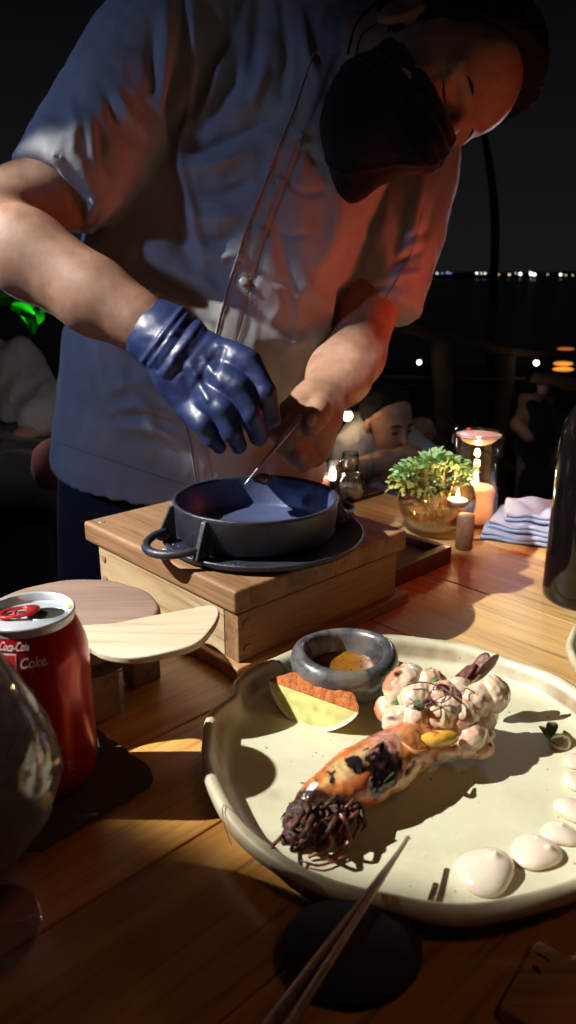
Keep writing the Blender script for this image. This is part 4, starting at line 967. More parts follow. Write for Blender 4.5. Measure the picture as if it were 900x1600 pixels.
# tealight close to the bowl
TL = Vector((0.232, 0.868, 0.0006))
tl = empty('tealight_candle', tuple(RB+Vector((0.026, -0.012, 0.02))), 'small floating lit tealight inside the round glass bowl', 'candle')
tp = RB + Vector((0.0235, -0.012, 0.0415))
bm = bmesh.new(); add_lathe(bm, [(0, 0), (0.010, 0), (0.0125, 0.002), (0.0130, 0.007), (0.0115, 0.0072), (0, 0.0065)], tp, 32); bm_link('wax_body', bm, M['wax'], tl)
flame(tp + Vector((0, 0, 0.0072)), 0.85, tl)
lamp('tealight_light', 'POINT', tp + Vector((0, 0, 0.018)), (1.0, 0.55, 0.24), 0.38, 0.004)

# wooden peg
PG = Vector((0.2145, 0.846, 0.0004))
bm = bmesh.new(); add_lathe(bm, [(0, 0), (0.0098, 0), (0.0104, 0.0008), (0.0106, 0.022), (0.0104, 0.0425), (0.0096, 0.0433), (0, 0.0433)], PG, 40)
tag(bm_link('wooden_peg', bm, M['cork']), 'short upright brown wooden peg in front of the round glass bowl', 'peg')

# folded napkins
nk = [Vector((0.272, 0.858, 0)), 0.115, 0.150]
def napkin(z0, th, dx, dy, sx, sy, rz, lab, sag=0.0):
    e = empty('folded_napkin', (0.300+dx, 0.890+dy, z0), lab, 'napkin', 'folded napkins on the table', rz=rz)
    n1, n2 = 26, 20
    for layer in range(2):
        V = []; zb = layer*th*0.5
        for i in range(n1+1):
            for j in range(n2+1):
                u = i/n1*2-1; w = j/n2*2-1; x = u*sx/2*(1-0.02*layer); y = w*sy/2*(1-0.03*layer)
                z = zb + 0.0022*math.sin(3*u+layer*2+dx*99)*math.cos(2*w)+0.0016*math.sin(7*u+3*w+dx*300)+0.003*layer*u*u + sag*(1-u*u)*(0.6+0.4*w)
                V.append((x, y, max(z, 0.0)))
        Q = [(i*(n2+1)+j, (i+1)*(n2+1)+j, (i+1)*(n2+1)+j+1, i*(n2+1)+j+1) for i in range(n1) for j in range(n2)]
        o = from_arrays('fold', np.array(V), np.array(Q), M['napkin'], e, True, world=False); m = o.modifiers.new('thick', 'SOLIDIFY'); m.thickness = th*0.54; m.offset = 1; m2 = o.modifiers.new('round', 'SUBSURF'); m2.levels = 1; m2.render_levels = 1
    return e
napkin(0.0006, 0.009, 0.010, 0.000, 0.115, 0.080, YAW-1.15, 'lowest folded napkin of the stack, shaded brown', 0.001)
napkin(0.0115, 0.009, 0.014, 0.006, 0.100, 0.078, YAW-1.22, 'middle folded napkin of the stack by the bottle', 0.003)
napkin(0.0225, 0.009, 0.022, 0.014, 0.085, 0.070, YAW-1.05, 'topmost folded pale napkin of the stack', 0.006)

# bottle
BT = Vector((0.3010, 0.700, 0.0006))
bt = empty('dark_bottle', tuple(BT), 'tall black glass bottle at the right edge of the table', 'bottle')
bm = bmesh.new(); add_lathe(bm, [(0, 0.003), (0.025, 0.002), (0.034, 0.0), (0.0365, 0.003), (0.0372, 0.010), (0.0372, 0.160), (0.036, 0.174), (0.030, 0.192), (0.019, 0.212), (0.0150, 0.232), (0.0142, 0.290), (0.0160, 0.292), (0.0160, 0.300), (0, 0.300)], BT, 80); bm_link('glass_body', bm, M['bottle'], bt)
bm = bmesh.new(); add_lathe(bm, [(0.0162, 0.268), (0.0170, 0.269), (0.0172, 0.302), (0.0150, 0.3035), (0, 0.3036)], BT, 48); bm_link('cap', bm, plain('bottle_cap', (0.03, 0.02, 0.015), None, 0.35), bt)

# ================================================================== NEIGHBOUR TABLE
nb = empty('neighbour_table', tuple(AB(0.8, 0.75, -0.75)), 'dark table just beyond the far edge where small glasses and a candle stand', 'table')
for i, (b0, b1) in enumerate(((0.700, 0.75), (0.75, 0.80))): plank("plank", 0.72, 0.87, b0, b1, True, M['tray'], nb, -0.03, -0.0012)
for a, b in ((0.75, 0.75), (0.84, 0.75)): plank("leg", a-0.02, a+0.02, b-0.02, b+0.02, True, M['tray'], nb, -0.75, -0.031)
Z2 = -0.0010
# goblet of water
def N(px, py, z=Z2): return G(px, py, z)
gp = N(549, 781); 
e = empty('small_water_glass', tuple(gp), 'small round glass of water on the neighbour table behind the pan', 'glass')
bm = bmesh.new(); add_lathe(bm, [(0, 0), (0.010, 0), (0.016, 0.006), (0.0192, 0.016), (0.0185, 0.026), (0.0145, 0.036), (0.0150, 0.043), (0.0142, 0.043), (0.0137, 0.036), (0.0176, 0.026), (0.0182, 0.016), (0.014, 0.004), (0, 0.003)], gp, 40); bm_link('glass_wall', bm, M['glass'], e)
bm = bmesh.new(); add_lathe(bm, [(0, 0.0035), (0.0135, 0.0045), (0.0178, 0.016), (0.0172, 0.0235), (0, 0.0235)], gp, 40); bm_link('water', bm, glass('cloudy_water', (0.9, 0.9, 0.95), 0.25, 1.33, 0.75), e)
# pink candle jar, slim candle
gp = N(500, 768); e = empty('pink_candle_jar', tuple(gp), 'pink frosted candle jar left of the bright slim candle', 'candle holder')
pk = plain('pink_glass', (0.80, 0.42, 0.36), (0.7, 0.33, 0.28), 0.25, 30, sss=0.5)
bm = bmesh.new(); add_lathe(bm, [(0, 0), (0.011, 0), (0.0150, 0.006), (0.0158, 0.020), (0.0130, 0.031), (0.0095, 0.036), (0.0088, 0.035), (0.011, 0.030), (0, 0.028)], gp, 32); bm_link('jar_body', bm, pk, e)
bm = bmesh.new(); add_lathe(bm, [(0.0045, 0.0), (0.0050, 0.004), (0.0050, 0.010), (0, 0.011)], gp+Vector((0, 0, 0.036)), 20); bm_link('jar_knob', bm, M['glass'], e)
lamp('jar_light', 'POINT', gp+Vector((0.012, -0.02, 0.03)), (1.0, 0.5, 0.35), 0.02, 0.006)
gp = N(519, 775); e = empty('slim_candle_stand', tuple(gp), 'slim dark stand with a bright white lit candle behind the pan', 'candle')
bm = bmesh.new(); add_lathe(bm, [(0, 0), (0.010, 0), (0.010, 0.002), (0.0035, 0.004), (0.0035, 0.022), (0.005, 0.025), (0, 0.025)], gp, 24); bm_link('stand', bm, M['iron'], e)
bm = bmesh.new(); add_lathe(bm, [(0, 0.0255), (0.0050, 0.0255), (0.0055, 0.030), (0.0048, 0.040), (0.0025, 0.043), (0, 0.0435)], gp, 24); bm_link('flame', bm, emit('white_flame', (1.0, 0.85, 0.66), 9), e)
bm = bmesh.new(); add_lathe(bm, [(0.006, 0.025), (0.013, 0.032), (0.0150, 0.044), (0.012, 0.056), (0.0115, 0.056), (0.0142, 0.044), (0.012, 0.033), (0.0065, 0.027)], gp, 32); bm_link('glass_shade', bm, M['glass'], e)
lamp('slim_candle_light', 'POINT', gp+Vector((0, -0.02, 0.05)), (1.0, 0.75, 0.5), 0.06, 0.006)
gp = N(546, 768); e = empty('small_wine_glass', tuple(gp), 'small clear stemmed glass behind the water glass', 'glass')
bm = bmesh.new(); add_lathe(bm, [(0, 0.0), (0.012, 0.0), (0.002, 0.003), (0.002, 0.026), (0.012, 0.034), (0.0145, 0.046), (0.012, 0.062), (0.0115, 0.062), (0.0138, 0.046), (0.011, 0.035), (0, 0.0275)], gp, 32); bm_link('glass_body', bm, M['glass'], e)

# ================================================================== THE COOK
def Wt(px, py, dep): return W(px, py, dep)
chef = empty('person', (-0.16, 1.03, -0.75), 'cook in short sleeved grey chef shirt and black face mask bending over the pan', 'person')
hdep = 0.866; HCn = Wt(653, 128, hdep)
Xw, Yw, Zw = Vector((1, 0, 0)), Vector((0, SN, CS)), Vector((0, -CS, SN))
def imv(x, y, z): return Xw*x + Yw*y + Zw*z
hU = imv(.91, .42, 0).normalized(); hF = imv(.364, -.788, .5); hF = (hF-hU*hF.dot(hU)).normalized(); hR = hF.cross(hU)
if hR.dot(Zw) < 0: hR = -hR
H3 = np.array([hU, hF, hR])
def hd(u, f, r): return HCn + hU*u + hF*f + hR*r
h = 0.0023
F_ = Field((-0.52, 0.60, 0.02), (0.30, 1.22, 0.84), h)
# trunk (under the shirt), neck
F_.chain([Wt(300, 640, 1.02), Wt(350, 400, .98), Wt(420, 150, .97), Wt(500, 60, .95)], [.10, .11, .10, .058])
F_.cap(Wt(470, 70, .97), hd(-.035, -.045, 0), .062, .056, .03)
F_.cap(Wt(350, 60, .93), Wt(600, 190, .99), .058, .058, .04)
# head
F_.ell(hd(.038, -.018, 0), (.088, .096, .074), H3, .02)
F_.ell(hd(-.022, .030, 0), (.082, .056, .060), H3, .025)
F_.cap(hd(-.085, .045, 0), hd(-.070, .015, .035), .026, .020, .025); F_.cap(hd(-.085, .045, 0), hd(-.070, .015, -.035), .026, .020, .025)
F_.ell(hd(.055, .056, 0), (.040, .026, .050), H3, .03)                       # forehead
for s in (1, -1):
    F_.cap(hd(.022, .080, .010*s), hd(.018, .066, .042*s), .009, .008, .012)     # brow ridge
    F_.ell(hd(-.002, .086, .031*s), (.013, .014, .016), H3, .010, 's')           # socket
    F_.ell(hd(-.003, .066, .031*s), (.0125, .0125, .0130), H3, .002)             # eyeball under its lid
    F_.cap(hd(.004, .0765, .020*s), hd(.003, .0730, .043*s), .0035, .003, .004)  # upper lid
    F_.cap(hd(-.011, .0755, .022*s), hd(-.010, .072, .041*s), .0028, .0025, .005)
    F_.ell(hd(-.034, .052, .040*s), (.020, .020, .020), H3, .018)                # cheek
    # ear
    F_.ell(hd(-.005, -.020, .074*s), (.030, .018, .008), np.array([hU, hF, hR]), .006)
    F_.ell(hd(-.003, -.016, .082*s), (.018, .010, .006), H3, .003, 's')
F_.cap(hd(.010, .088, 0), hd(-.038, .108, 0), .0075, .0120, .008)                # nose
F_.ell(hd(-.041, .100, .011), (.010, .010, .008), H3, .006); F_.ell(hd(-.041, .100, -.011), (.010, .010, .008), H3, .006)
F_.cap(hd(-.066, .092, -.018), hd(-.066, .092, .018), .006, .006, .006)         # lips
# right arm (left in the picture)
A1, A2, A3, A4 = Wt(290, 60, .93), Wt(88, 296, .81), Wt(-48, 350, .775), Wt(262, 532, .735)
F_.chain([A1, A2], [.050, .042], .03); F_.chain([A2, A3], [.042, .039], .012)
m1 = A3.lerp(A4, .32)+imv(0, .003, 0); F_.chain([A3, m1, A3.lerp(A4, .65), A4], [.038, .0415, .0360, .0262], .015)
F_.cap(A3.lerp(A4, .25)+imv(.01, .012, .022), A3.lerp(A4, .85)+imv(.004, .006, .014), .016, .010, .03)
# left arm
B1, B2, B3, B4 = Wt(640, 220, 1.0), Wt(594, 420, .96), Wt(552, 556, .90), Wt(494, 634, .80)
F_.chain([B1, B2], [.060, .047], .03); F_.chain([B2, B3], [.043, .035], .02); F_.chain([B3, B3.lerp(B4, .4), B4], [.035, .0345, .024], .02)
# left hand: a fist round the skewer
hp = .785
F_.cap(Wt(495, 634, .80), Wt(478, 668, hp), .027, .030, .015); F_.cap(Wt(488, 640, .79), Wt(462, 655, .775), .022, .022, .015)
F_.cap(Wt(500, 655, .80), Wt(485, 700, .795), .022, .022, .012)
for (pts, r) in (([(446, 655, .775), (438, 678, .757), (455, 692, .748), (474, 690, .755)], .0105),
                 ([(458, 680, .775), (446, 700, .758), (462, 712, .750), (480, 706, .758)], .0100),
                 ([(474, 698, .780), (460, 716, .765), (474, 724, .758), (490, 716, .765)], .0092)):
    F_.chain([Wt(*p) for p in pts], [r, r, r*.95, r*.85], .0035)
F_.chain([Wt(*p) for p in ((480, 628, .785), (472, 645, .760), (458, 668, .748), (447, 684, .745))], [.0125, .0112, .0104, .0092], .004)   # index
F_.chain([Wt(*p) for p in ((502, 628, .785), (500, 640, .757), (492, 655, .745))], [.0150, .0125, .0118], .004)     # thumb
F_.chain([Wt(*p) for p in ((492, 655, .745), (486, 668, .741))], [.0115, .0095], .003)
# right hand inside the glove: only the wrist end, the glove is a part of its own
F_.cap(A4, Wt(315, 590, .722), .026, .028, .015)
V, Q = F_.mesh(2)
def skincol(V): return None
body = from_arrays('body', V, Q, M['skin'], chef)
# thumb nail
bm = bmesh.new(); nc = Wt(487, 657, .7315); bmesh.ops.create_icosphere(bm, subdivisions=3, radius=1, matrix=Matrix.Translation(nc) @ Matrix(((.25, .9, 0, 0), (0, 0, 0, 0), (0, 0, 0, 0), (0, 0, 0, 1))).to_4x4() if False else Matrix.Translation(nc) @ Matrix.Rotation(-PITCH, 4, 'X') @ Matrix.Rotation(0.45, 4, 'Y') @ Matrix.Diagonal((.0052, .0022, .0072, 1)))
bm_link('thumb_nail', bm, plain('nail', (0.55, 0.34, 0.27), None, 0.25, 50), chef)

# glove
g = Field((-0.24, 0.60, 0.10), (0.03, 0.82, 0.36), 0.00135)
gw = Wt(250, 525, .737)
g.cap(Wt(242, 520, .740), Wt(262, 532, .735), .0315, .0312, .004)
g.cap(Wt(262, 532, .735), Wt(290, 560, .728), .0305, .034, .02)
g.cap(Wt(290, 552, .722), Wt(350, 556, .710), .025, .0165, .015); g.cap(Wt(290, 575, .724), Wt(338, 592, .708), .026, .0165, .015); g.cap(Wt(290, 590, .728), Wt(318, 620, .712), .024, .015, .015); g.cap(Wt(285, 595, .732), Wt(298, 640, .720), .021, .0135, .015)
fing = [([(350, 552, .706), (390, 568, .694), (416, 612, .690), (425, 655, .700)], [.0135, .0118, .0102, .0088]),
        ([(340, 585, .702), (374, 606, .688), (394, 648, .688), (404, 684, .702)], [.0138, .0122, .0104, .0088]),
        ([(320, 616, .706), (350, 642, .690), (362, 676, .693), (372, 696, .708)], [.0132, .0116, .0100, .0086]),
        ([(300, 638, .716), (320, 664, .702), (330, 686, .706), (342, 698, .718)], [.0118, .0102, .0088, .0076])]
for pts, r in fing: g.chain([Wt(*p) for p in pts], r, .0025)
g.chain([Wt(*p) for p in ((330, 585, .745), (362, 618, .752), (388, 648, .742), (408, 672, .722))], [.018, .0150, .0130, .0108], .008)
for (px, py, d, r) in ((372, 560, .698, .0085), (358, 595, .693, .0085), (336, 630, .696, .008), (311, 652, .708, .007)): g.ell(Wt(px, py, d), (r*.8, r*.8, r*.8), None, .018)
V, Q = g.mesh(2); px, py, dep = project(V); N_ = normals(V, Q)
disp = np.zeros(len(V))
# cuff roll and wrinkles across the wrist
for k, (a, b, w, am) in enumerate([((284, 484), (226, 562), 5, .0028), ((293, 490), (236, 570), 4, .0016), ((302, 497), (246, 578), 4, -.0014), ((312, 505), (256, 585), 5, .0014), ((324, 518), (268, 592), 6, -.0012), ((338, 540), (300, 600), 6, .0010), ((300, 575), (325, 625), 6, .0016), ((318, 560), (345, 600), 6, .0014), ((350, 545), (335, 590), 5, -.0012), ((280, 560), (300, 620), 7, -.0010)]):
    d, t = seg_dist(px, py, [a, b]); disp += am*np.exp(-(d/w)**2)
disp += 0.0009*fbm(V*np.array([1, 1, 1.6]), 45, 2)+0.0004*np.abs(fbm(V, 110, 2))
V = V + N_*disp[:, None]
gl = from_arrays('glove', V, Q, M['glove'], chef)
cut = 0
# ---- shirt --------------------------------------------------------
def ring(px0, py0, px1, py1, dep, b, tilt=0.0, n=48, pw=2.4, fwd=0.0):
    """ellipse seen as px0..px1 across; b = half depth"""
    L = W(px0, py0, dep); R = W(px1, py1, dep); c = (L+R)/2; a = (R-L)/2
    f = Vector((0, -1, 0)); f = (f - a.normalized()*f.dot(a.normalized())).normalized(); up = a.normalized().cross(f)
    f = (f*math.cos(tilt)+up*math.sin(tilt)).normalized(); out = []
    for j in range(n):
        t = 2*math.pi*j/n; x = math.copysign(abs(math.cos(t))**(2/pw), math.cos(t)); y = math.copysign(abs(math.sin(t))**(2/pw), math.sin(t))
        out.append(c + a*x + f*(b*y) + Vector((0, 0, 0)))
    return out
bm = bmesh.new()
tors = [ring(92, 722, 505, 742, .985, .100, .25), ring(84, 700, 510, 735, 1.0, .112, .25), ring(96, 610, 478, 650, .985, .118, .15), ring(104, 540, 500, 580, .965, .120, .05), ring(118, 450, 545, 470, .955, .124, 0), ring(140, 360, 575, 380, .95, .128, -.1),
        ring(165, 240, 620, 270, .955, .128, -.15), ring(200, 120, 668, 170, .965, .120, -.2), ring(240, 20, 660, 90, .975, .105, -.3), ring(320, -50, 610, 10, .985, .085, -.4)]
cv = [ring(130, 718, 470, 735, .985, .080, .25), ring(140, 690, 465, 700, 1.0, .080, .25)]
def smooth_rings(R_, m=5):
    out = []; n = len(R_[0])
    cols = [catmull([R_[i][j] for i in range(len(R_))], m) for j in range(n)]
    return [[cols[j][i] for j in range(n)] for i in range(len(cols[0]))]
add_loft(bm, cv[::-1] + smooth_rings(tors))
def tube_rings(spec, n=40):
    out = []; Ps = [W(*s[:3]) for s in spec]
    for i, s in enumerate(spec):
        d = (Ps[min(i+1, len(Ps)-1)]-Ps[max(i-1, 0)]).normalized(); zt = (Zw - d*Zw.dot(d)).normalized(); sd = d.cross(zt)
        out.append([Ps[i] + sd*(s[3]*math.cos(t)) + zt*(s[4]*math.sin(t)) + d*(s[5]*math.cos(t) if len(s) > 5 else 0) for t in [2*math.pi*j/n for j in range(n)]])
    return out
sl = smooth_rings(tube_rings([(345, 5, .93, .085, .075), (262, 85, .885, .083, .074), (185, 185, .85, .074, .066), (124, 262, .82, .062, .058), (90, 303, .80, .0545, .053)]))
sl += tube_rings([(90, 303, .80, .0505, .0495), (106, 285, .81, .050, .048), (129, 255, .82, .048, .046)])
add_loft(bm, sl)
sr = smooth_rings(tube_rings([(600, 130, 1.0, .070, .075), (640, 225, .985, .066, .072), (622, 340, .965, .062, .064), (602, 430, .955, .056, .060), (592, 487, .95, .0525, .056)]))
sr += tube_rings([(592, 487, .95, .0480, .051), (594, 470, .95, .0480, .051), (600, 440, .955, .046, .048)])
add_loft(bm, sr)
bmesh.ops.recalc_face_normals(bm, faces=bm.faces)
me = bpy.data.meshes.new('shirt_raw'); bm.to_mesh(me); bm.free(); ob = bpy.data.objects.new('shirt_raw', me); COL.objects.link(ob)
mo = ob.modifiers.new('r', 'REMESH'); mo.mode = 'VOXEL'; mo.voxel_size = 0.0030; mo.use_smooth_shade = True
ev = ob.evaluated_get(bpy.context.evaluated_depsgraph_get()); me2 = bpy.data.meshes.new_from_object(ev)
V = np.empty(len(me2.vertices)*3, dtype=np.float32); me2.vertices.foreach_get('co', V); V = V.reshape(-1, 3).astype(float)
Q = np.array([tuple(p.vertices) if len(p.vertices) == 4 else tuple(p.vertices)+(p.vertices[-1],) for p in me2.polygons])
bpy.data.objects.remove(ob); bpy.data.meshes.remove(me2)
for _ in range(14): V = relax(V, Q, 0.5)
N_ = normals(V, Q); px, py, dep = project(V)
hemd, _t = seg_dist(px, py, [(60, 690), (130, 712), (200, 732), (260, 758), (330, 785), (480, 790)]); damp = 1-0.92*np.exp(-(hemd/20)**2)
SHIRT_FOLDS = [  # polyline in the photograph, width, height in mm (negative: groove)
 ([(288, -20), (284, 90), (268, 170), (272, 245)], 11, -13), ([(300, -20), (302, 100), (290, 200), (268, 262)], 9, 6), ([(262, 0), (258, 90), (250, 160), (262, 235)], 12, 7), ([(240, 40), (238, 110), (250, 175)], 9, -5),
 ([(165, 145), (180, 190), (208, 222)], 7, -6), ([(182, 140), (200, 180), (228, 210)], 7, 5), ([(198, 140), (215, 165), (235, 190)], 6, -4), ([(152, 195), (158, 240), (175, 275)], 9, -5), ([(140, 180), (146, 240), (160, 290)], 10, 4), ([(120, 250), (150, 300), (135, 345)], 8, 3),
 ([(132, 352), (150, 318), (175, 300)], 6, 4), ([(110, 150), (118, 200), (112, 250)], 9, 3), ([(75, 230), (100, 260), (130, 330)], 8, 2),
 ([(355, 75), (330, 150), (300, 200)], 10, 7), ([(378, 70), (365, 130), (330, 185)], 9, -6), ([(420, 60), (412, 120), (395, 165), (330, 190)], 9, 6), ([(440, 0), (448, 80), (440, 160)], 10, -6), ([(405, 0), (400, 60), (385, 120)], 10, -5), ([(470, 20), (480, 90), (500, 140)], 9, 6),
 ([(290, 240), (330, 225), (400, 195), (430, 180)], 10, -7), ([(285, 268), (340, 262), (390, 240)], 12, 8), ([(290, 300), (350, 300), (400, 280)], 9, -6), ([(300, 335), (340, 345), (385, 330)], 12, 5), ([(290, 365), (340, 375), (370, 365)], 9, -6), ([(310, 400), (345, 405), (370, 398)], 9, 6), ([(315, 420), (335, 432), (350, 450)], 8, -6), ([(280, 205), (282, 260), (300, 330), (318, 410)], 9, 7),
 ([(240, 300), (262, 340), (305, 420)], 14, -10), ([(200, 395), (240, 430), (320, 470)], 14, -8), ([(210, 425), (260, 460), (330, 500)], 8, 6),
 ([(250, 600), (300, 640), (340, 660)], 8, -3), ([(175, 640), (220, 632), (275, 655)], 7, 4), ([(180, 655), (230, 650), (285, 675)], 6, -4), ([(170, 668), (230, 668), (290, 696)], 7, 4), ([(190, 690), (240, 690), (295, 712)], 6, -3), ([(160, 620), (200, 600), (245, 595)], 9, 4), ([(140, 560), (150, 600), (165, 640)], 9, -3), ([(190, 590), (230, 640), (250, 690)], 10, 3),
 ([(440, 400), (490, 460), (520, 480)], 12, 4), ([(430, 330), (440, 400), (470, 450)], 14, -4), ([(540, 300), (520, 380), (490, 430)], 16, 5), ([(580, 270), (560, 350), (540, 420)], 12, -5),
 ([(520, 478), (500, 520), (470, 570), (450, 600)], 16, 10), ([(545, 440), (530, 480), (512, 540)], 12, -12), ([(420, 520), (450, 540), (490, 520)], 12, 4),
 ([(660, 275), (650, 330), (640, 400)], 9, 4), ([(685, 290), (672, 340), (655, 400)], 7, -4), ([(640, 372), (655, 366), (668, 362)], 5, -4), ([(615, 415), (635, 402), (660, 392)], 5, -4), ([(620, 395), (640, 385), (662, 378)], 5, 3), ([(600, 440), (630, 430), (660, 425)], 6, 3), ([(560, 455), (600, 448), (640, 450)], 6, -3), ([(632, 300), (626, 360), (612, 410)], 9, -4), ([(608, 290), (600, 350), (585, 410)], 10, 4),
 ([(494, 165), (470, 225), (446, 290), (418, 360), (390, 448), (374, 508)], 5, -1.2), ([(458, 168), (436, 222), (412, 285), (384, 355), (356, 445), (340, 505)], 4, 2.0), ([(470, 235), (490, 250), (520, 255)], 6, -3), ([(450, 290), (475, 305), (505, 300)], 6, -3), ([(425, 350), (450, 370), (480, 368)], 6, -3), ([(400, 420), (425, 440), (450, 442)], 6, -3),
 ([(75, 692), (180, 722), (300, 765)], 4, -1.0), ([(40, 252), (80, 306), (134, 352)], 4, -1.0)]
for poly, w, am in SHIRT_FOLDS:
    d, t = seg_dist(px, py, poly); fr = np.clip((N_@np.array(Zw))*2.5, 0, 1)
    V += N_*(damp*fr*(am*0.00125)*np.exp(-(d/(w*0.85))**2)*np.sin(np.pi*np.clip(t*0.84+0.08, 0, 1)))[:, None]
V = V + N_*damp[:, None]*(0.0050*fbm(V*np.array([1, 1, .6]), 9, 2)+0.0028*(1-2*np.abs(fbm(V*np.array([1.3, 1, .7]), 26, 2)))+0.0006*fbm(V, 90, 2))[:, None]
for _ in range(2): V = relax(V, Q, 0.5)
# armpit / open collar
shirt = from_arrays('shirt', V, Q, M['shirt'], chef)
tree = BVHTree.FromPolygons([Vector(v) for v in V], [tuple(q) for q in Q])
def hit(px, py, lift=0.0):
    o = Vector((0, 0, HC)); d = (W(px, py, 1.0)-o).normalized(); r = tree.ray_cast(o, d)
    if r[0] is None: return None
    n = r[1] if r[1].dot(d) < 0 else -r[1]; return r[0]+n*lift
def strip(name, poly, hw, mat, lift=0.0016, nw=5, m=10):
    C = catmull([(p[0], p[1], 0) for p in poly], m); rows = []
    for i, c in enumerate(C):
        d = (C[min(i+1, len(C)-1)]-C[max(i-1, 0)]).normalized(); sd = Vector((-d.y, d.x, 0)); row = []
        for k in range(nw):
            u = k/(nw-1)*2-1; p = c + sd*(hw*u); q = hit(p.x, p.y, lift*(1-0.85*abs(u)**6)); row.append(q)
        rows.append(row)
    rows = [r for r in rows if all(q is not None for q in r)]
    bm = bmesh.new(); vs = [[bm.verts.new(q) for q in r] for r in rows]
    for i in range(len(vs)-1):
        for k in range(nw-1):
            if (vs[i][k].co-vs[i+1][k].co).length < 0.03: bm.faces.new((vs[i][k], vs[i][k+1], vs[i+1][k+1], vs[i+1][k]))
    return bm_link(name, bm, mat, chef)
PLK = [(506, 85), (492, 125), (478, 165), (455, 220), (430, 285), (402, 355), (374, 445), (358, 505), (346, 560)]
PL2 = [(300, 655), (309, 690), (316, 730), (322, 765)]
strip('placket', PLK, 17, M['shirt'], 0.0012, 9); strip('placket', PL2, 13, M['shirt'], 0.0012, 7)
def piping(name, poly, off, r, mat, lift=0.0016, m=14):
    C = catmull([(p[0]+off, p[1], 0) for p in poly], m); P = [hit(c.x, c.y, lift) for c in C]; P = [p for p in P if p is not None]
    bm = bmesh.new(); add_tube(bm, P, [r, r], 6, 1, True); return bm_link(name, bm, mat, chef)
piping('placket_edge', PLK, -17, .0010, M['shirt']); piping('placket_edge', PL2, -13, .0010, M['shirt'])
def stitches(poly, off, mat, m=30):
    C = catmull([(p[0]+off, p[1], 0) for p in poly], m); bm = bmesh.new()
    for i in range(0, len(C)-1, 2):
        a, b = hit(C[i].x, C[i].y, .0018), hit(C[i+1].x, C[i+1].y, .0018)
        if a and b and (a-b).length < .02: add_tube(bm, [a, b], [.0004, .0004], 5, 1, True)
    return tag(bm_link('stitching', bm, mat, chef), kind='stuff')
seam = cloth('seam_thread', (0.24, 0.245, 0.26), (0.18, 0.18, 0.195))
thr = cloth('pale_thread', (0.55, 0.55, 0.58), (0.45, 0.45, 0.48))
for off in (-12, 12, 16): stitches(PLK, off, thr if off < 0 else seam)
stitches(PL2, -9, thr); stitches(PL2, 10, seam)
for bx, by in ((466, 212), (438, 284), (408, 360), (381, 440)):
    q = hit(bx, by, .0022)
    if q:
        bm = bmesh.new(); bmesh.ops.create_icosphere(bm, subdivisions=3, radius=1, matrix=Matrix.Translation(q) @ Matrix.Rotation(-PITCH, 4, 'X') @ Matrix.Diagonal((.0052, .0016, .0052, 1))); bm_link('button', bm, plain('button_shell', (0.30, 0.30, 0.33), None, 0.3, 60), chef)
strip('seam', [(82, 688), (130, 705), (200, 728), (260, 748), (300, 760)], 0.7, seam, 0.0012, 3, 12)
strip('seam', [(660, 330), (640, 400), (600, 470)], 0.7, seam, 0.0012, 3, 12)
# collar
colr = [(505, 165), (512, 110), (520, 60), (535, 5), (545, -40)]
bm = bmesh.new(); rows = []
for i, (x, y) in enumerate(colr):
    t = i/4; rows.append([bm.verts.new(W(x-30+8*t, y-4, .862+.03*t)), bm.verts.new(W(x-14, y-2, .850+.03*t)), bm.verts.new(W(x, y, .862+.03*t)), bm.verts.new(W(x+4, y+2, .885+.03*t))])
for i in range(4):
    for k in range(3): bm.faces.new((rows[i][k], rows[i][k+1], rows[i+1][k+1], rows[i+1][k]))
o = bm_link('collar', bm, M['shirt'], chef); m = o.modifiers.new('s', 'SUBSURF'); m.levels = 2; m.render_levels = 2; m = o.modifiers.new('t', 'SOLIDIFY'); m.thickness = 0.003

# ---- mask, straps, hair
g = Field(np.array(HCn)-0.20, np.array(HCn)+0.20, 0.0028)
g.ell(hd(-.050, .036, 0), (.079, .069, .066), H3, .0)
for s in (1, -1): g.cap(hd(-.030, .010, .058*s), hd(-.026, .088, .016*s), .012, .014, .02)
g.cap(hd(-.085, .047, 0), hd(-.075, .010, .036), .032, .026, .02); g.cap(hd(-.085, .047, 0), hd(-.075, .010, -.036), .032, .026, .02)
g.cap(hd(-.012, .094, 0), hd(-.045, .114, 0), .010, .0155, .02); g.cap(hd(-.045, .108, 0), hd(-.095, .070, 0), .020, .022, .03)
g.cap(hd(-.098, .050, .01), Wt(548, 290, .850), .036, .020, .035)
g.plane_cut(hd(-.014, .092, 0), hU*1.0 + hF*(-0.22))
g.plane_cut(hd(-.02, -.028, 0), hF*-1.0 + hU*0.15)
V, Q = g.mesh(2); N_ = normals(V, Q); rel = V-np.array(HCn); mu, mf, mr = rel@np.array(hU), rel@np.array(hF), rel@np.array(hR)
pl_ = sum(np.exp(-((mu-u0-0.25*(mf-.06))/.0028)**2) for u0 in (-.040, -.058, -.076))
V = V + N_*(0.0016*fbm(V, 45, 3)-0.0030*pl_+0.0022*np.exp(-(mr/.003)**2))[:, None]
from_arrays('face_mask', V, Q, M['mask'], chef)
for pts in ([(-.022, -.020, .058), (-.012, -.035, .072), (.004, -.040, .083)], [(-.072, -.024, .052), (-.050, -.045, .066), (-.024, -.042, .082)]):
    bm = bmesh.new(); add_tube(bm, [hd(*p) for p in pts], [.0014, .0014], 8, 6); bm_link('mask_strap', bm, M['mask'], chef)
g = Field(np.array(HCn)-0.20, np.array(HCn)+0.20, 0.0028)
g.ell(hd(.046, -.026, 0), (.092, .098, .080), H3)
g.cap(hd(.015, -.050, .074), hd(-.015, -.045, .074), .010, .006, .01)
g.ell(hd(.074, .006, 0), (.074, .088, .074), H3, .01)
g.plane_cut(hd(.088, .060, 0), hF*1.0-hU*0.70)
g.plane_cut(hd(-.030, -.050, 0), hU*-1.0+hF*0.25)
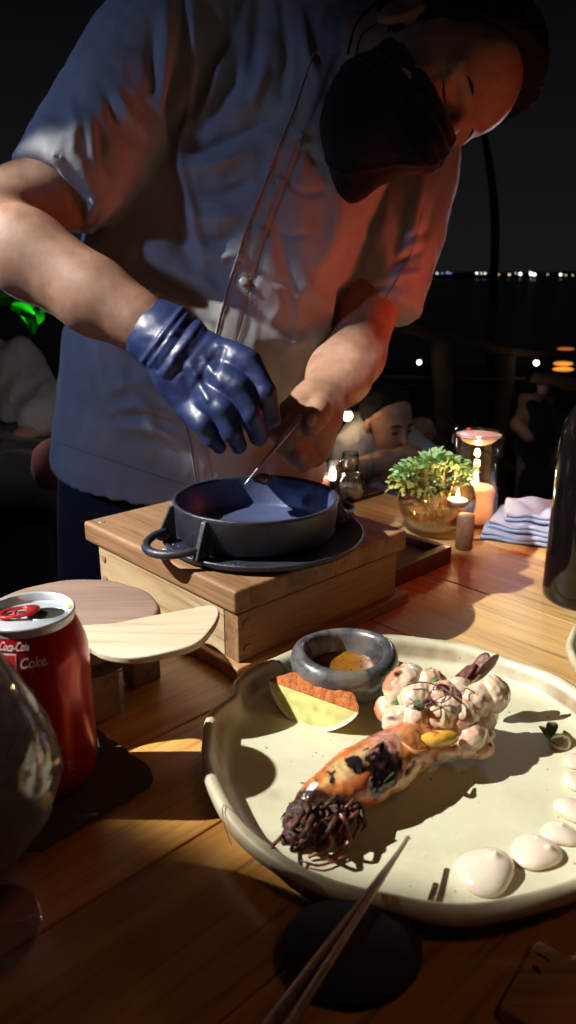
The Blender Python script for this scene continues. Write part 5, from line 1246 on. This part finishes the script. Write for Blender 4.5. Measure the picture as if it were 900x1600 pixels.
V, Q = g.mesh(2); N_ = normals(V, Q); V = V + N_*(0.0040*fbm(V, 60, 3)+0.0040*fbm(V*np.array([1, 1, 1]), 230, 2))[:, None]
from_arrays('hair', V, Q, M['hair'], chef)
for s in (1, -1):   # brows and lashes
    bm = bmesh.new(); add_tube(bm, [hd(.021, .0885, .012*s), hd(.024, .0835, .028*s), hd(.018, .073, .046*s)], [.0014, .0024, .0010], 8, 5); bm_link('eyebrow', bm, M['hair'], chef)
    bm = bmesh.new(); add_tube(bm, [hd(-.0055, .0800, .019*s), hd(-.0065, .0805, .031*s), hd(-.0045, .0745, .043*s)], [.0006, .0010, .0006], 6, 5); bm_link('eyelashes', bm, M['hair'], chef)
# ---- trousers and shoes
bm = bmesh.new()
tr_ = smooth_rings([ring(110, 640, 480, 650, 1.02, .085), ring(98, 700, 490, 715, 1.02, .090), ring(94, 780, 480, 790, 1.03, .095), ring(96, 860, 440, 870, 1.04, .098), ring(98, 930, 400, 940, 1.05, .098)], 4)
add_loft(bm, tr_); bm_link('trousers', bm, M['trouser'], chef)
for x, y in ((-0.245, 1.06), (-0.09, 1.08)):
    bm = bmesh.new(); add_tube(bm, [(x, y, -0.02), (x-0.005, y-0.01, -0.36), (x, y+0.02, -0.68)], [.088, .065, .055], 24, 6); bm_link('trouser_leg', bm, M['trouser'], chef)
    bm = bmesh.new(); bmesh.ops.create_icosphere(bm, subdivisions=3, radius=1, matrix=Matrix.Translation((x+.01, y-0.05, -0.705)) @ Matrix.Diagonal((.05, .13, .045, 1))); bm_link('shoe', bm, M['mask'], chef)
# ---- the steel skewer
P0, P1 = Wt(383, 757, .695), Wt(468, 655, .738); bm = bmesh.new()
Pm = P0.lerp(P1, .85); add_tube(bm, [P0, P0.lerp(P1, .5), P1, P0.lerp(P1, 1.06)], [.0011, .0022, .0026, .0022], 8, 5)
tag(bm_link('steel_skewer', bm, M['steel']), 'slim steel skewer held in the bare hand above the pan', 'skewer')
lump('meat_scrap', Wt(411, 748, .720), (.0095, .0050, .0055), plain('seared_meat', (0.10, 0.05, 0.03), (0.03, 0.015, 0.01), 0.6, 200, 0.8), None, 0.6, 150, 3)
tag(bpy.data.objects['meat_scrap'], 'small dark seared scrap at the back rim of the pan below the hands', 'food')

# ================================================================== GROUND, SEA, FAR SHORE
deckm = wood('deck_wood', (0.03, 0.02, 0.014), (0.06, 0.04, 0.028), (0.09, 0.06, 0.04), 0.7, 0.3)
def sheet(name, x0, x1, y0, y1, z, mat):
    bm = bmesh.new(); bm.faces.new([bm.verts.new(p) for p in ((x0, y0, z), (x1, y0, z), (x1, y1, z), (x0, y1, z))]); o = bm_link(name, bm, mat, None, False); return tag(o, kind='structure')
sheet('deck', -6, 8, -3, 9.0, -0.754, deckm)
sheet('sea', -5000, 5000, 9.05, 5500, -9.0, plain('sea', (0.004, 0.006, 0.008), None, 0.35, 0.5, 0.4, 0.05))
bm = bmesh.new(); R4 = random.Random(3); xs = [i*25 for i in range(-60, 61)]; tp = [bm.verts.new((x, 1400, -1.5+R4.uniform(-2.0, 2.2)+4*math.sin(x*0.004))) for x in xs]; bt_ = [bm.verts.new((x, 1400, -9.2)) for x in xs]; bk = [bm.verts.new((x, 1700, -9.2)) for x in xs]
for i in range(len(xs)-1): bm.faces.new((bt_[i], bt_[i+1], tp[i+1], tp[i])); bm.faces.new((tp[i], tp[i+1], bk[i+1], bk[i]))
tag(bm_link('far_shore', bm, plain('shore', (0.01, 0.012, 0.01), None, 0.9, 0.01), None, False), kind='structure')
shore = [(668, 426, 1.1, 0), (674, 426, .7, 0), (683, 427, .8, 0), (691, 427, .7, 2), (699, 426, 1.0, 2), (704, 427, .8, 2), (745, 427, 1.2, 0), (752, 427, 1.0, 1), (758, 427, .9, 0), (780, 429, .7, 1), (796, 429, 1.2, 1), (813, 428, 1.8, 0), (830, 428, 2.1, 0), (835, 429, 1.9, 0), (828, 425, .8, 1), (856, 429, .7, 1), (876, 429, 1.5, 0), (884, 430, .8, 1), (806, 427, .7, 1), (895, 430, .7, 1)]
em = [emit('town_light_white', (0.95, 0.97, 1.0), 4.0), emit('town_light_warm', (1.0, 0.78, 0.5), 2.2), emit('town_light_blue', (0.45, 0.5, 1.0), 1.8)]
for i, (x, y, s, k) in enumerate(shore):
    p = W(x, y, 1290); bm = bmesh.new(); bmesh.ops.create_icosphere(bm, subdivisions=2, radius=s*1.25, matrix=Matrix.Translation(p))
    n_ = sorted(q[0] for q in shore).index(x)+1; o_ = {1: 'first', 2: 'second', 3: 'third', 4: 'fourth', 5: 'fifth', 6: 'sixth', 7: 'seventh', 8: 'eighth', 9: 'ninth', 10: 'tenth', 11: 'eleventh', 12: 'twelfth', 13: 'thirteenth', 14: 'fourteenth', 15: 'fifteenth', 16: 'sixteenth', 17: 'seventeenth', 18: 'eighteenth', 19: 'nineteenth', 20: 'twentieth'}[n_]
    lab = {12: 'left of the two brightest white town lights on the horizon', 13: 'right of the two brightest white town lights on the horizon', 11: 'single bright white town light left of the brightest pair', 16: 'bright white town light near the right end of the horizon row'}.get(i, 'faint %s town light, %s from the left along the dark horizon' % (('white', 'warm', 'bluish')[k], o_))
    tag(bm_link('town_light', bm, em[k]), lab, 'light', 'town lights along the horizon')

# thin bent pole and the rough rail fence
bm = bmesh.new(); add_tube(bm, [W(745, 150, 5.0), W(762, 240, 5.0), W(772, 320, 5.0), W(773, 400, 5.0), W(766, 560, 5.0), W(763, 780, 5.0), W(763, 1000, 5.0)], [.012, .026, .028, .028, .028, .030], 10, 6)
tag(bm_link('bent_pole', bm, M['black']), 'thin dark pole bending left at its top against the night sky', 'pole')
fe = empty('rail_fence', (1.0, 3.5, -0.75), 'rough log rail fence at the edge of the dark terrace', 'fence')
for pts, r in (([W(690, 530, 3.4), W(692, 620, 3.4), W(684, 760, 3.4), W(684, 1150, 3.4)], .052), ([W(792, 556, 3.6), W(790, 600, 3.6), W(780, 720, 3.6), W(780, 1120, 3.6)], .045), ([W(560, 560, 3.3), W(560, 1150, 3.3)], .04)):
    bm = bmesh.new(); add_tube(bm, pts, [r, r*0.9, r], 12, 6); bm_link('post', bm, M['rail'], fe)
for pts, r in (([W(560, 500, 3.3), W(640, 512, 3.3), W(700, 526, 3.4), W(760, 540, 3.5)], .034), ([W(740, 535, 3.5), W(800, 549, 3.6), W(960, 560, 3.9)], .026), ([W(560, 588, 3.35), W(700, 591, 3.5), W(820, 592, 3.6), W(960, 590, 3.9)], .010), ([W(690, 640, 3.35), W(740, 690, 3.3), W(860, 770, 3.2)], .012)):
    bm = bmesh.new(); add_tube(bm, pts, [r*0.8, r, r*0.8], 10, 6); bm_link('rail', bm, M['rail'], fe)
e = empty('leaning_beam', tuple(W(890, 600, 2.9)), 'rough slanting beam holding a small lamp shade at the right edge', 'beam')
bm = bmesh.new(); add_tube(bm, [W(832, 588, 2.9), W(870, 596, 2.9), W(950, 612, 2.9)], [.024, .028, .028], 10, 6); bm_link('wood_beam', bm, M['rail'], e)
bm = bmesh.new(); c = W(849, 606, 2.9); add_lathe(bm, [(0.012, 0.012), (0.026, 0.010), (0.018, -0.020), (0.010, -0.024), (0, -0.024)], c, 20); bm_link('lamp_shade', bm, plain('shade', (0.30, 0.24, 0.20), None, 0.6), e)
# bulbs
bm_e = emit('warm_bulb', (1.0, 0.66, 0.34), 14); bw = emit('white_bulb', (1.0, 0.84, 0.66), 7)
for (x, y, d, r, m_, lab) in ((543, 650, 2.4, .016, bm_e, 'large warm glowing bulb just right of the cook\'s bare forearm'), (655, 566, 3.3, .010, bw, 'small white bulb glowing before the rail fence'), (838, 567, 3.5, .013, bw, 'white bulb glowing right of the second fence post'), (472, 727, 2.2, .005, bm_e, 'tiny warm bulb below the cook\'s hand'), (510, 713, 2.3, .004, bm_e, 'tiny warm bulb above the pink candle jar'), (877, 712, 3.0, .004, bm_e, 'tiny orange light left of the bottle')):
    p = W(x, y, d); e = empty('string_bulb', tuple(p), lab, 'light bulb', 'bulbs of the string lights')
    bm = bmesh.new(); bmesh.ops.create_icosphere(bm, subdivisions=3, radius=r, matrix=Matrix.Translation(p)); bm_link('bulb', bm, m_, e)
    bm = bmesh.new(); add_tube(bm, [p+Vector((0, 0, r*0.9)), p+Vector((0, 0, r*2.0))], [r*0.5, r*0.4], 10, 2, True); bm_link('socket', bm, M['black'], e)
bm = bmesh.new(); add_tube(bm, [W(500, 690, 2.3), W(520, 668, 2.4), W(543, 636, 2.4), W(575, 622, 2.5), W(650, 600, 3.2)], [.0025, .0025], 6, 6); tag(bm_link('light_cable', bm, M['rail']), 'thin cable sagging past the large warm bulb', 'cable')
lamp('large_bulb_light', 'POINT', W(543, 650, 2.33), (1.0, 0.6, 0.3), 0.22, 0.015)
am = emit('amber_glow', (1.0, 0.40, 0.06), 0.9); am2 = emit('orange_glow', (1.0, 0.24, 0.04), 0.5)
for (x, y, sx, sy, m_, lab) in ((880, 568, .075, .015, am, 'middle of three amber glowing lamp bands'), (880, 577, .080, .015, am, 'lowest of three amber glowing lamp bands'), (884, 545, .065, .010, am2, 'highest and dimmest of three amber glowing lamp bands')):
    bm = bmesh.new(); bmesh.ops.create_icosphere(bm, subdivisions=3, radius=1, matrix=Matrix.Translation(W(x, y, 5.6)) @ Matrix.Diagonal((sx, sx*0.6, sy, 1))); tag(bm_link('amber_lamp', bm, m_), lab, 'lamp', 'amber lamps at the right edge')

# ================================================================== OTHER GUESTS
def bhead(Fd, c, U, Fw, k=1.0):
    """a small head; U up, Fw where the face looks"""
    U = Vector(U).normalized(); Fw = Vector(Fw); Fw = (Fw-U*Fw.dot(U)).normalized(); R_ = Fw.cross(U); H = np.array([U, Fw, R_]); c = Vector(c)
    p = lambda u, f, r: c + U*(u*k) + Fw*(f*k) + R_*(r*k)
    Fd.ell(p(.03, -.012, 0), np.array((.085, .092, .074))*k, H, .01); Fd.ell(p(-.03, .030, 0), np.array((.085, .058, .056))*k, H, .02)
    Fd.cap(p(.012, .086, 0), p(-.030, .104, 0), .008*k, .012*k, .01)
    for s in (1, -1):
        Fd.ell(p(0, .090, .030*s), np.array((.013, .014, .017))*k, H, .01, 's'); Fd.ell(p(-.001, .072, .030*s), np.array((.011, .011, .011))*k, H, .002); Fd.cap(p(.022, .080, .012*s), p(.018, .068, .042*s), .008*k, .007*k, .01)
        Fd.ell(p(-.01, -.015, .075*s), np.array((.028, .016, .010))*k, H, .004)
    Fd.cap(p(-.064, .078, -.016), p(-.064, .078, .016), .008*k, .008*k, .006); Fd.ell(p(-.095, .055, 0), np.array((.02, .024, .026))*k, H, .02)
    return p, H
def bface(p, H, k, parent):
    U, Fw, R_ = [Vector(x) for x in H]
    for s in (1, -1):
        bm = bmesh.new(); add_tube(bm, [p(.021, .088, .012*s), p(.025, .084, .028*s), p(.018, .072, .046*s)], [.002*k, .0036*k, .0015*k], 6, 4); bm_link('eyebrow', bm, M['hair'], parent)
        bm = bmesh.new(); add_tube(bm, [p(-.002, .0825, .020*s), p(-.001, .0845, .031*s), p(-.002, .078, .042*s)], [.0015*k, .0035*k, .0015*k], 6, 4); bm_link('eye', bm, M['hair'], parent)
    bm = bmesh.new(); add_tube(bm, [p(-.066, .078, -.024), p(-.064, .092, 0), p(-.066, .078, .024)], [.002*k, .0045*k, .002*k], 8, 5); bm_link('lips', bm, plain('lips', (0.30, 0.09, 0.07), None, 0.5), parent)
def bhair(name, p, H, k, mat, parent, low=-0.01):
    c = np.array(p(0, 0, 0)); g = Field(c-.17*k, c+.17*k, 0.004); U, Fw, R_ = [Vector(x) for x in H]
    g.ell(p(.042, -.022, 0), np.array((.088, .094, .083))*k, H); g.plane_cut(p(.070, .030, 0), Fw-U*0.8); g.plane_cut(p(low-.045, -.05, 0), -U+Fw*0.3)
    V, Q = g.mesh(2); V = V + normals(V, Q)*(0.006*k*fbm(V, 60, 4))[:, None]; return from_arrays(name, V, Q, mat, parent)
bskin = plain('guest_skin', (0.40, 0.23, 0.16), (0.34, 0.18, 0.12), 0.5, 40, sss=0.05)
linen = cloth('linen_shirt', (0.50, 0.52, 0.54), (0.40, 0.42, 0.45)); whit = cloth('white_blouse', (0.42, 0.40, 0.38), (0.34, 0.32, 0.31)); darkc = cloth('dark_clothes', (0.016, 0.016, 0.02), (0.010, 0.010, 0.012))
redsh = cloth('dim_red', (0.25, 0.08, 0.06), (0.2, 0.06, 0.05))
def shirt_mesh(name, caps, mat, parent, lo, hi, seed=0, hh=0.006, folds=0.012):
    g = Field(lo, hi, hh)
    for a in caps: g.cap(*a)
    V, Q = g.mesh(3); N = normals(V, Q); V = V + N*(folds*fbm(V*np.array([1.6, 1, .7])+seed, 11, 2)+0.004*fbm(V+seed, 38, 3))[:, None]; return from_arrays(name, V, Q, mat, parent)
# adult leaning on crossed arms
D = 2.45
e = empty('person', tuple(W(590, 1000, D+.15)), 'dark haired guest in pale grey shirt leaning on folded arms behind the candles', 'person')
g = Field(np.array(W(600, 660, D))-np.array((.40, .35, .45)), np.array(W(600, 660, D))+np.array((.40, .35, .35)), 0.0055)
hc = W(606, 660, D); p, H = bhead(g, hc, (.10, -.20, 1), (.45, -.75, -.45), .98)
g.cap(p(-.06, -.04, 0), W(580, 690, D+.10), .055, .06, .02)
g.chain([W(560, 690, D+.05), W(540, 738, D-.05), W(600, 722, D-.12), W(628, 712, D-.12)], [.05, .042, .034, .026], .02)
g.ell(W(640, 708, D-.13), (.045, .035, .026), None, .01)
g.chain([W(640, 700, D+.15), W(665, 735, D+.0), W(610, 745, D-.10)], [.05, .042, .032], .02)
g.chain([W(580, 690, D+.12), W(590, 900, D+.15)], [.09, .11], .02)
V, Q = g.mesh(2); from_arrays('body', V, Q, bskin, e); bhair('hair', p, H, 1.0, M['hair'], e); bface(p, H, 1.0, e)
a0 = W(575, 690, D+.12)
shirt_mesh('shirt', [(W(592, 668, D+.13), W(585, 860, D+.15), .085, .13, .03), (W(572, 672, D+.08), W(545, 715, D+.0), .070, .066, .03), (W(545, 710, D+.0), W(538, 732, D-.03), .066, .060, .02), (W(612, 672, D+.16), W(664, 720, D+.05), .065, .060, .03), (W(600, 720, D+.05), W(598, 765, D), .055, .06, .03)], linen, e, np.array(a0)-.38, np.array(a0)+.38)
bm = bmesh.new(); c = W(577, 727, D-.11)
for i in range(3): 
    ang = [2*math.pi*j/24 for j in range(25)]; add_tube(bm, [c+Vector((.004*i-.004, .036*math.cos(t), .036*math.sin(t))) for t in ang], [.0016, .0016], 6, 1, True)
bm_link('bracelet', bm, M['steel'], e)
# child beside
D = 2.9
e = empty('person', tuple(W(655, 1000, D+.1)), 'child with hand at the mouth beside the guest in the pale shirt', 'person')
g = Field(np.array(W(656, 690, D))-np.array((.25, .25, .35)), np.array(W(656, 690, D))+np.array((.25, .25, .22)), 0.0055)
p, H = bhead(g, W(655, 677, D), (-.15, -.1, 1), (-.05, -1, -.15), .80)
g.cap(p(-.07, -.04, 0), W(650, 730, D+.05), .04, .045, .02); g.cap(W(650, 720, D+.05), W(650, 900, D+.08), .06, .08, .02)
g.chain([W(672, 735, D-.05), W(664, 705, D-.09)], [.025, .02], .01); g.ell(W(661, 700, D-.095), (.024, .02, .022), None, .01)
V, Q = g.mesh(2); from_arrays('body', V, Q, bskin, e); bhair('hair', p, H, .80, M['hair'], e, -.03); bface(p, H, .80, e)
shirt_mesh('shirt', [(W(652, 715, D+.06), W(650, 880, D+.08), .085, .10, .03), (W(635, 712, D+.05), W(625, 760, D), .05, .045, .03), (W(668, 715, D+.05), W(678, 760, D-.02), .05, .045, .03)], darkc, e, np.array(W(650, 780, D))-.3, np.array(W(650, 780, D))+.3)
lamp('added_guest_fill', 'POINT', (0.52, 1.55, 0.42), (0.85, 0.85, 0.95), 3.0, 0.03)  # unseen fill added to brighten the guests behind the candles
# far guest with lit arm
D = 3.1
e = empty('person', tuple(W(830, 900, D)), 'far guest in dark vest whose lit arm is bent, under the slanting beam', 'person')
g = Field(np.array(W(832, 650, D))-np.array((.32, .3, .6)), np.array(W(832, 650, D))+np.array((.32, .3, .3)), 0.008)
p, H = bhead(g, W(838, 618, D), (0, 0, 1), (.8, -.3, -.2), .62)
g.chain([W(826, 636, D), W(808, 664, D-.06), W(826, 684, D-.10)], [.036, .030, .024], .01); g.chain([W(836, 640, D), W(838, 900, D)], [.07, .10], .02); g.cap(W(832, 634, D), W(824, 625, D), .03, .04, .01)
V, Q = g.mesh(2); from_arrays('body', V, Q, bskin, e); bhair('hair', p, H, .64, M['hair'], e)
shirt_mesh('vest', [(W(838, 645, D-.01), W(840, 700, D), .075, .088, .03), (W(840, 700, D), W(840, 900, D), .090, .10, .03)], darkc, e, np.array(W(840, 720, D))-.42, np.array(W(840, 720, D))+.42, hh=.008)
lamp('far_guest_light', 'POINT', W(790, 620, D-.25), (1.0, 0.62, 0.35), 0.10, 0.02)
# guest at the left edge
D = 2.1
e = empty('person', tuple(W(20, 950, D)), 'seated guest in dim white blouse at the left edge behind the cook', 'person')
g = Field(np.array(W(10, 620, D))-np.array((.40, .4, .75)), np.array(W(10, 620, D))+np.array((.35, .4, .40)), 0.006)
p, H = bhead(g, W(-6, 540, D), (-.1, -.1, 1), (-.8, -.6, -.2), .80)
g.cap(p(-.06, -.04, 0), W(15, 600, D+.02), .05, .055, .02); g.chain([W(15, 590, D), W(10, 900, D)], [.09, .11], .02); g.chain([W(62, 600, D), W(80, 655, D-.10), W(30, 690, D-.2)], [.04, .036, .028], .02)
V, Q = g.mesh(2); from_arrays('body', V, Q, bskin, e); bhair('hair', p, H, .82, M['hair'], e, -.05)
shirt_mesh('blouse', [(W(15, 575, D), W(15, 690, D), .095, .12, .04), (W(35, 585, D), W(68, 630, D-.06), .055, .062, .04), (W(68, 630, D-.06), W(62, 660, D-.14), .060, .050, .03), (W(-20, 585, D), W(-50, 640, D), .06, .06, .03)], whit, e, np.array(W(15, 640, D))-.34, np.array(W(15, 640, D))+.34, 3.0, .005, .038)
shirt_mesh('trousers', [(W(10, 700, D), W(30, 760, D-.35), .10, .08, .03), (W(60, 700, D), W(80, 770, D-.3), .09, .08, .03), (W(10, 700, D), W(10, 1000, D), .12, .14, .03)], darkc, e, np.array(W(30, 820, D))-np.array((.4, .6, .45)), np.array(W(30, 820, D))+np.array((.4, .4, .45)), hh=.008)
lamp('left_guest_light', 'POINT', W(-60, 600, 1.45), (0.95, 0.88, 0.88), 0.9, 0.04)
lp_ = lump('red_cushion', W(82, 728, 1.5), (.045, .05, .05), redsh, None, .2, 20, 3); tag(lp_, 'small dim red cloth glimpsed behind the cook\'s trousers', 'cushion')

# green lit plant at the upper left
pe = empty('garden_plant', tuple(W(28, 560, 2.6)), 'broad leaved plant lit vivid green at the left edge', 'plant')
gm = plain('green_leaf', (0.05, 0.42, 0.05), (0.03, 0.26, 0.03), 0.45, 30, 0.3)
pm = []
for s in range(3):
    bm = bmesh.new(); leaf_bm(bm, Vector((0, 0, 0)), Vector((1, 0, 0)), 0.22+.05*s, curl=.1+.1*s); me = bpy.data.meshes.new('leaf'); bm.to_mesh(me); bm.free(); me.materials.append(gm); pm.append(me)
R5 = random.Random(21)
bm = bmesh.new(); add_tube(bm, [W(25, 1050, 2.6), W(22, 700, 2.6), W(30, 500, 2.6)], [.02, .012], 8, 5); bm_link('stem', bm, M['bark'], pe)
for i in range(80):
    c = W(R5.uniform(-20, 62), R5.uniform(440, 540), 2.6+R5.uniform(-.15, .15)); put_leaf(pe, c, Vector((R5.uniform(-1, 1), R5.uniform(-1, .3), R5.uniform(-.8, .9))), R5.uniform(.05, .10), pm[i % 3], R5.uniform(-1, 1))
lamp('green_garden_light', 'POINT', W(66, 500, 2.45), (0.12, 1.0, 0.10), 0.55, .02)
